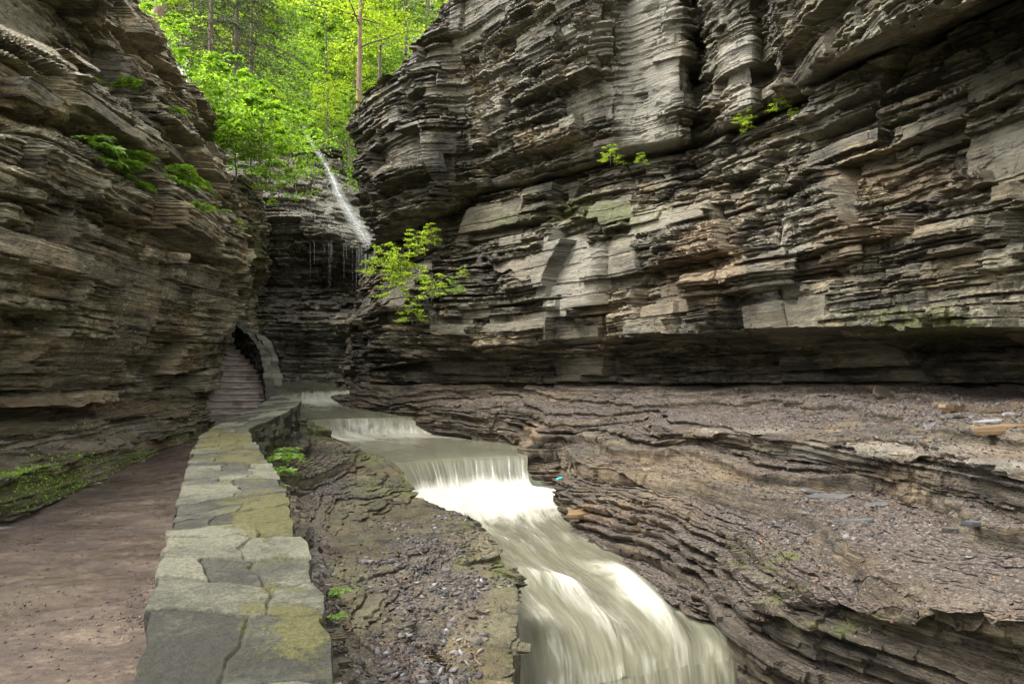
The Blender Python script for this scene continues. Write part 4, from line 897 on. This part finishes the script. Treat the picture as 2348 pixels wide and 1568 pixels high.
# ferns
def fern_mesh(seedf, nf=13, L=.5):
    r = np.random.default_rng(seedf); C_, A_, N_2, sz, paths = [], [], [], [], []
    for i in range(nf):
        az = i * 2.4 + r.normal(0, .3); l = L * r.uniform(.6, 1.1); d = np.array([math.cos(az), math.sin(az), 0])
        pts = np.array([d * l * s * .9 + np.array([0, 0, l * (.75 * s - .85 * s * s)]) for s in np.linspace(0, 1, 16)])
        paths.append((pts[::3], [.004] * len(pts[::3])))
        for k in range(2, 16):
            for sg in (-1, 1):
                a = np.cross([0, 0, 1], d) * sg + d * .4; w_ = l * .30 * math.sin(min(k / 15 * PI * .93 + .25, PI)); 
                C_.append(pts[k] + a * w_ * .5); A_.append(a + [0, 0, -.25]); N_2.append([0, 0, 1]); sz.append(w_ + .01)
    V, Fq, rn = leaves(C_, np.array(N_2) + r.normal(0, .2, (len(C_), 3)), np.array(sz), .32, seedf, A_, .03)
    return ([], []), tubes(paths, 3), (V, Fq, rn)
ferns = [make_plant('fern', fern_mesh(81 + k), ('bark', 'fern'), 'fern') for k in range(2)]
for p_ in ferns:
    for c in p_[1]:
        if c.name.startswith('branches'): c.name = 'stalks'
        else: c.name = 'fronds'
def surf_pt(Gs, u, v, lift=0.):
    U_, V_ = proj(Gs); d = (U_ - u) ** 2 + (V_ - v) ** 2 + np.where(Gs[..., 1] < 0, 1e9, 0); d = d + 3 * np.abs(Gs[..., 1] - Gs[..., 1].min()) * 0
    j = np.unravel_index(np.argmin(d), d.shape); p = Gs[j].copy(); p[2] += lift; p[1] -= lift; return p
LG = SURF['left_cliff']
fl = [(225,345),(245,365),(265,385),(285,370),(300,400),(320,420),(335,400),(350,425),(310,440),(345,450),(280,415),(375,400),(395,420),(415,440),(440,430),(455,455),(470,475),(495,505),(250,395),(330,380),(430,470),(460,500)]
for i, (u, v) in enumerate(fl):
    put(ferns[i % 2], surf_pt(LG, u, v, .12), rz=i * 1.1, sc=random.uniform(.8, 1.3), tilt=(.3, 0), label='green fern in the clump spilling over the ledge of the left cliff', cat='fern', group='ferns on the ledge of the left cliff')
fl2 = [(205,205),(285,225),(300,215),(380,250),(400,270),(410,300),(360,245)]
for i, (u, v) in enumerate(fl2):
    put(ferns[i % 2], surf_pt(LG, u, v, .1), rz=i * 1.9, sc=random.uniform(.8, 1.2), tilt=(.2, 0), label='small fern on the debris slope high on the left cliff', cat='fern', group='ferns high on the left cliff')
BG = SURF['creek_bank']
for i, (u, v, y_, sc, lb) in enumerate([(652,1055,11.6,1.0,'large bright fern growing at the foot of the stone parapet'),(636,1085,10.9,.85,'lower bright fern hugging the stone parapet'),(664,1035,12.4,.7,'upper fern at the foot of the stone parapet'),(775,1360,6.3,.32,'small fern in the crevice right of the parapet'),(772,1415,5.4,.22,'tiny fern below the small one right of the parapet'),(640,1118,10.4,.4,'little fern at the lower end of the fern clump by the parapet')]):
    put(ferns[i % 2], P(u, v, y_), rz=i * 1.3, sc=sc, label=lb, cat='fern', group='ferns beside the parapet')

print('scatter', round(_t.time() - T0, 1))
# ------------------------------------------------------------------ loose debris
def pick(Gs, n, blobs, seeds, nzmin=.55, lift=.0, dens_bias=1.):
    r = np.random.default_rng(seeds); N = normals(Gs); N *= np.sign(N[..., 2:3]); nz = N[..., 2]
    U_, V_ = proj(Gs); w = paint(Gs, blobs, seed=seeds)
    vis = (U_ > -60) & (U_ < 2420) & (V_ > -60) & (V_ < 1640) & (Gs[..., 1] > .5)
    dens = w * vis * (nz > nzmin)
    a = dens[:-1, :-1] * np.linalg.norm(np.cross(Gs[1:, :-1] - Gs[:-1, :-1], Gs[:-1, 1:] - Gs[:-1, :-1]), axis=2) / np.maximum(Gs[:-1, :-1, 1], 2) ** dens_bias
    a = a * (.25 + sstep(-.2, .25, fbm(Gs[:-1, :-1, 0] * 1.7, Gs[:-1, :-1, 1] * 1.7, Gs[:-1, :-1, 2], 3, seeds)))
    a = a.reshape(-1); a = a / a.sum(); j = r.choice(a.size, n, p=a); nc_ = Gs.shape[1] - 1
    i0, j0 = j // nc_, j % nc_; f, g = r.random(n)[:, None], r.random(n)[:, None]
    p = Gs[i0, j0] * (1 - f) * (1 - g) + Gs[i0 + 1, j0] * f * (1 - g) + Gs[i0, j0 + 1] * (1 - f) * g + Gs[i0 + 1, j0 + 1] * f * g
    return p, N[i0, j0]
def flakes(name, p, n, size, thick, mat, seeds, tilt=.25):
    r = np.random.default_rng(seeds); m = len(p); K = 5
    n = n + r.normal(0, tilt, n.shape); n /= np.linalg.norm(n, axis=1)[:, None]
    a = r.normal(size=(m, 3)); a -= n * (a * n).sum(1)[:, None]; a /= np.linalg.norm(a, axis=1)[:, None]; b = np.cross(n, a)
    sz = size[0] * (size[1] / size[0]) ** (r.random(m) ** 2.2); st = r.uniform(.4, .9, m)
    th = thick * sz
    V = np.zeros((m, 2 * K, 3))
    for k in range(K):
        q = 2 * PI * (k + r.uniform(-.3, .3, m)) / K; rr = sz * r.uniform(.35, .6, m)
        c = p + a * (np.cos(q) * rr)[:, None] + b * (np.sin(q) * rr * st)[:, None] + n * (sz * .08)[:, None]
        V[:, k] = c + n * th[:, None]; V[:, K + k] = c - n * th[:, None] * .3
    base = (np.arange(m) * 2 * K)[:, None]
    Fs = [np.stack([base[:, 0] + k, base[:, 0] + K + k, base[:, 0] + K + (k + 1) % K, base[:, 0] + (k + 1) % K], 1) for k in range(K)]
    Ft = [np.stack([base[:, 0], base[:, 0] + 1, base[:, 0] + 2, base[:, 0] + 3], 1), np.stack([base[:, 0], base[:, 0] + 3, base[:, 0] + 4, base[:, 0] + 4], 1)]
    # tops as quad + triangle: build the triangle by repeating nothing -> use separate triangle through two quads
    c0 = base[:, 0]
    Fq = np.concatenate(Fs + [Ft[0]]); tri = np.stack([c0, c0 + 3, c0 + 4], 1)
    Vf = V.reshape(-1, 3); rn = np.repeat(r.random(m), 2 * K)
    # mixed polygons
    me = bpy.data.meshes.new(name); me.vertices.add(len(Vf)); me.vertices.foreach_set('co', Vf.reshape(-1).astype(np.float32))
    lv = np.concatenate([Fq.reshape(-1), tri.reshape(-1)]).astype(np.int32); nq, ntri = len(Fq), len(tri)
    me.loops.add(len(lv)); me.loops.foreach_set('vertex_index', lv); me.polygons.add(nq + ntri)
    me.polygons.foreach_set('loop_start', np.concatenate([np.arange(nq) * 4, nq * 4 + np.arange(ntri) * 3]).astype(np.int32))
    me.polygons.foreach_set('loop_total', np.concatenate([np.full(nq, 4), np.full(ntri, 3)]).astype(np.int32))
    at_ = me.attributes.new('rnd', 'FLOAT', 'POINT'); at_.data.foreach_set('value', rn.astype(np.float32)); me.update(calc_edges=True)
    me.materials.append(M[mat]); o = bpy.data.objects.new(name, me); COL.objects.link(o); return o
SHG, CLG = SURF['rock_shelf'], SURF['right_cliff_lower']
bb = [(970,1330,150,150,1),(1000,1480,150,110,1),(930,1520,160,90,.6),(740,1110,70,70,.5),(730,1400,40,160,.6),(1020,1230,90,60,.8)]
bl = [(740,1110,90,80,1),(700,1250,50,100,.8),(740,1380,60,160,.9),(900,1530,200,100,.8),(980,1300,160,170,.5),(860,1130,60,60,.4)]
p1, n1 = pick(BG, 6000, bb, 1); p2, n2 = pick(BG, 9000, bl, 2)
sb = [(1950,1170,330,80,1),(2100,930,420,50,1),(2050,980,350,40,.8),(1500,930,400,60,.25),(2250,1230,200,60,.5)]
slb = [(1900,1180,800,220,.8),(1700,930,900,60,1),(1450,1080,260,60,.5),(1250,920,350,40,.6),(2200,1080,300,40,.5),(2000,1400,500,60,.8)]
p3, n3 = pick(SHG, 4500, sb, 3); p4, n4 = pick(SHG, 30000, slb, 4)
cb = [(1150,600,200,50,1),(1550,680,300,60,1),(1950,640,350,80,1),(1700,480,300,90,.7),(2050,350,350,140,.7),(980,660,120,60,.6)]
p5, n5 = pick(CLG, 14000, cb, 5, .5)
tag(flakes('shale_chips', np.concatenate([p1, p3]), np.concatenate([n1, n3]), (.015, .10), .10, 'chip', 1), kind='stuff')
tag(flakes('leaf_litter', np.concatenate([p2, p4, p5]), np.concatenate([n2, n4, n5]), (.02, .07), .04, 'litter', 2, .6), kind='stuff')
p9, n9 = pick(PATHG, 3500, [(430,1060,40,60,1),(380,1200,40,120,1),(330,1400,60,180,.9),(100,1180,160,40,.8),(300,1090,160,30,.7),(150,1400,260,240,.25)], 9)
tag(flakes('path_debris', p9, n9, (.01, .035), .1, 'litter', 9, .4), kind='stuff')
p6, n6 = pick(LG, 2500, [(300,270,170,50,1),(330,390,140,40,.5)], 6, .5)
tag(flakes('debris_on_left_cliff', p6, n6, (.03, .12), .1, 'chip', 6, .4), kind='stuff')
# low herbs on the mossy ledge, undergrowth on the wooded slope
EG = SURF['left_ledge']
p7, n7 = pick(EG, 1300, [(120,1120,240,60,1),(300,1060,160,30,.7),(60,1180,90,50,1)], 7, .0)
V, Fq, rn = leaves(p7 + n7 * .02, n7 + np.random.default_rng(1).normal(0, .7, n7.shape), .035, .6, 7)
tag(mesh_poly(V, Fq, 'ledge_herbs', M['leaf_green'], dict(rnd=rn)), kind='stuff')
BKG = SURF['back_cliff']
p8, n8 = pick(BKG, 60000, [(650,150,420,190,1),(760,300,80,50,.8),(835,390,35,70,1),(560,300,60,50,.8)], 8, -.1, dens_bias=0)
r8 = np.random.default_rng(8); p8 = p8 + np.stack([r8.normal(0, .3, len(p8)), -r8.random(len(p8)) * 1.0, r8.random(len(p8)) ** 2 * 2.2], 1)
uf, vf = proj(p8); fu_ = np.array(fall_uv, float); keep = (np.abs(uf - np.interp(vf, fu_[:, 1], fu_[:, 0])) > 10) | (vf < 275); p8 = p8[keep]
V, Fq, rn = leaves(p8, np.array([0, -.2, 1.]) + r8.normal(0, .5, p8.shape), .26, .65, 8)
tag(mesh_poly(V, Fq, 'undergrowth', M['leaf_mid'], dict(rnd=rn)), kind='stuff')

# larger loose slabs, one by one
def slab_mesh(seeds, L=1., asp=.5, th=.07, K=9):
    r = np.random.default_rng(seeds); q = np.linspace(0, 2 * PI, K, endpoint=False) + r.normal(0, .12, K); rr = r.uniform(.75, 1.1, K) * .5
    top = np.stack([np.cos(q) * rr * L, np.sin(q) * rr * L * asp, th / 2 + r.normal(0, .004, K)], 1)
    mid = top * [1.03, 1.03, 0] + [0, 0, .0]; bot = top * [.96, .96, 0] - [0, 0, th / 2]
    ctr_t = top.mean(0); ctr_b = bot.mean(0); V = np.concatenate([top, mid, bot, [ctr_t], [ctr_b]]); Fs = []
    for k in range(K):
        j = (k + 1) % K; Fs += [[k, K + k, K + j, j], [K + k, 2 * K + k, 2 * K + j, K + j]]
    me = bpy.data.meshes.new('loose_stone'); tri = [[3 * K, k, (k + 1) % K] for k in range(K)] + [[3 * K + 1, 2 * K + (k + 1) % K, 2 * K + k] for k in range(K)]
    me.from_pydata([tuple(v) for v in V], [], Fs + tri); me.update(); return me
for m_, c1, c2 in (('slate', (.05, .05, .05), (.095, .092, .09)), ('ochre', (.10, .062, .03), (.19, .125, .06)), ('pale_slab', (.14, .14, .14), (.24, .24, .24)), ('brown_slab', (.05, .043, .03), (.11, .096, .07))):
    M[m_] = plain_noise(m_ + '_stone', c1, c2, (1, 1, 3), 5, .45)
slabs = [(1870,1128,.42,.55,'slate','long thin dark slab beside the middle of the lower terrace'),(1905,1140,.55,.45,'slate','broad grey slate lying below the dark ledge'),(2010,1160,.35,.6,'slate','small pointed grey slate in the middle of the terrace'),
 (2180,1215,.30,.35,'slate','dark oval slate tilted left of the narrow one'),(2240,1200,.34,.3,'slate','narrow grey slate at the right of the terrace'),(1960,1195,.36,.25,'slate','thin flat slate lying along the terrace'),
 (2180,955,.5,.4,'brown_slab','brown slab on the upper terrace under the cliff'),(2260,968,.4,.4,'pale_slab','pale slab at the right of the upper terrace'),(2300,985,.65,.35,'ochre','long orange stone near the right edge of the upper terrace'),
 (2200,938,.8,.22,'ochre','long orange brown layered stone on the upper terrace'),(2140,985,.28,.7,'pale_slab','pale upright slate on the upper terrace'),(2040,905,.7,.6,'brown_slab','tilted dark block leaning under the overhang'),
 (1527,878,.3,.4,'pale_slab','small pale slate standing at the foot of the cliff'),(1020,1310,.16,.7,'slate','light grey slate near the middle of the creek bank'),(1090,1470,.2,.6,'brown_slab','brown flat stone near the lower end of the creek bank'),
 (1030,1450,.13,.6,'pale_slab','little pale stone on the creek bank beside the twig'),(1345,1178,.8,.45,'ochre','rounded tan stone at the edge of the foaming pool'),(2100,1005,.35,.5,'slate','grey slate just above the pale ledge'),(2320,950,.4,.5,'pale_slab','pale flake high at the right of the upper terrace')]
for i, (u, v, L, asp, mt, lb) in enumerate(slabs):
    Gs = BG if u < 1200 else SHG
    if u > 1200: p = surf_pt(Gs, u, v)
    else: p = surf_pt(Gs, u, v)
    me = slab_mesh(i + 5, L, asp, .045 if L < .6 else .09); me.materials.append(M[mt])
    o = bpy.data.objects.new('loose_stone', me); COL.objects.link(o); o.location = [float(c) for c in p + [0, 0, .004]]
    o.rotation_euler = (random.uniform(.0, .14) if L < .7 or 'block' not in lb else .7, random.uniform(-.12, .12), random.uniform(-.5, .5))
    if 'upright' in lb or 'standing' in lb: o.rotation_euler = (1.1, .3, .2)
    tag(o, label=lb, cat='stone slab', group='loose stone slabs')
# fallen twigs
def twig(a, b, rad, label, side=True):
    a, b = np.array(a), np.array(b); r = np.random.default_rng(3); pts = [a + (b - a) * s + r.normal(0, .012, 3) for s in np.linspace(0, 1, 7)]
    ps = [(pts, [rad * (1 - .6 * s) for s in np.linspace(0, 1, 7)])]
    if side: ps.append(([pts[4], pts[4] + np.array([.07, .02, .05])], [rad * .5, rad * .25]))
    V, Fq = tubes(ps, 6); o = mesh_poly(V, Fq, 'fallen_twig', M['twig'], smooth=True); return tag(o, label=label, cat='twig')
twig(surf_pt(BG, 1055, 1455, .02), surf_pt(BG, 1100, 1530, .03), .012, 'reddish brown twig lying on the creek bank near the water')
twig(surf_pt(SHG, 1735, 1250, .02), surf_pt(SHG, 1752, 1222, .05), .01, 'thin tan twig sticking up on the right terrace', False)
twig(surf_pt(SHG, 1440, 985, .02), surf_pt(SHG, 1475, 972, .05), .012, 'thin pale stick lying near the bend of the right terrace', False)
logp = ray_surf(BACK, [(815, 262), (872, 222)], 0); twig(P(812, 268, 29.5), P(868, 236, 28.4), .09, 'weathered log poking out over the top left corner of the right cliff', False)
# scrap in the pool
me = bpy.data.meshes.new('floating_bottle'); V, Fq = tubes([([[0, 0, 0], [.02, 0, 0], [.05, 0, 0], [.2, 0, 0], [.24, 0, 0], [.28, 0, 0], [.285, 0, 0]], [.001, .035, .045, .045, .018, .018, .001])], 12)
M['turq'] = newmat('turquoise_plastic')[0]; M['turq'].node_tree.nodes['Principled BSDF'].inputs['Base Color'].default_value = (.05, .55, .6, 1); M['turq'].node_tree.nodes['Principled BSDF'].inputs['Roughness'].default_value = .3
o = mesh_poly(np.array(V), Fq, 'floating_bottle', M['turq'], smooth=True); o.scale = (.6, .6, .6); o.location = P(1276, 1099, 15.0); o.rotation_euler = (0, -.2, .4)
tag(o, label='turquoise plastic scrap floating at the right edge of the foaming pool', cat='bottle')
print('done', round(_t.time() - T0, 1))
# ------------------------------------------------------------------ light
world = bpy.data.worlds.new('World'); scene.world = world; world.use_nodes = True
wn = world.node_tree; sky = wn.nodes.new('ShaderNodeTexSky'); sky.sky_type = 'NISHITA'; sky.sun_disc = False
SEL, SAZ = math.radians(60), math.radians(-95)     # azimuth from +Y towards +X
sky.sun_elevation = SEL; sky.sun_rotation = SAZ; sky.dust_density = 4; sky.air_density = 1.0; sky.ozone_density = 1.0
hs = wn.nodes.new('ShaderNodeHueSaturation'); hs.inputs['Saturation'].default_value = .06
wn.links.new(sky.outputs[0], hs.inputs['Color']); wn.links.new(hs.outputs[0], wn.nodes['Background'].inputs[0])
wn.nodes['Background'].inputs[1].default_value = .15
sd = bpy.data.lights.new('sun', 'SUN'); so = bpy.data.objects.new('sun', sd); COL.objects.link(so)
sd.energy = .9; sd.angle = math.radians(35); sd.color = (1, .93, .80)
from mathutils import Vector
dv = Vector((math.sin(SAZ) * math.cos(SEL), math.cos(SAZ) * math.cos(SEL), math.sin(SEL)))
so.rotation_euler = dv.to_track_quat('Z', 'Y').to_euler()
vs = scene.view_settings; vs.view_transform = 'Standard'; vs.look = 'None'; vs.exposure = 2.35; vs.gamma = 1
scene.cycles.max_bounces = 8; scene.cycles.diffuse_bounces = 3; scene.cycles.transparent_max_bounces = 12
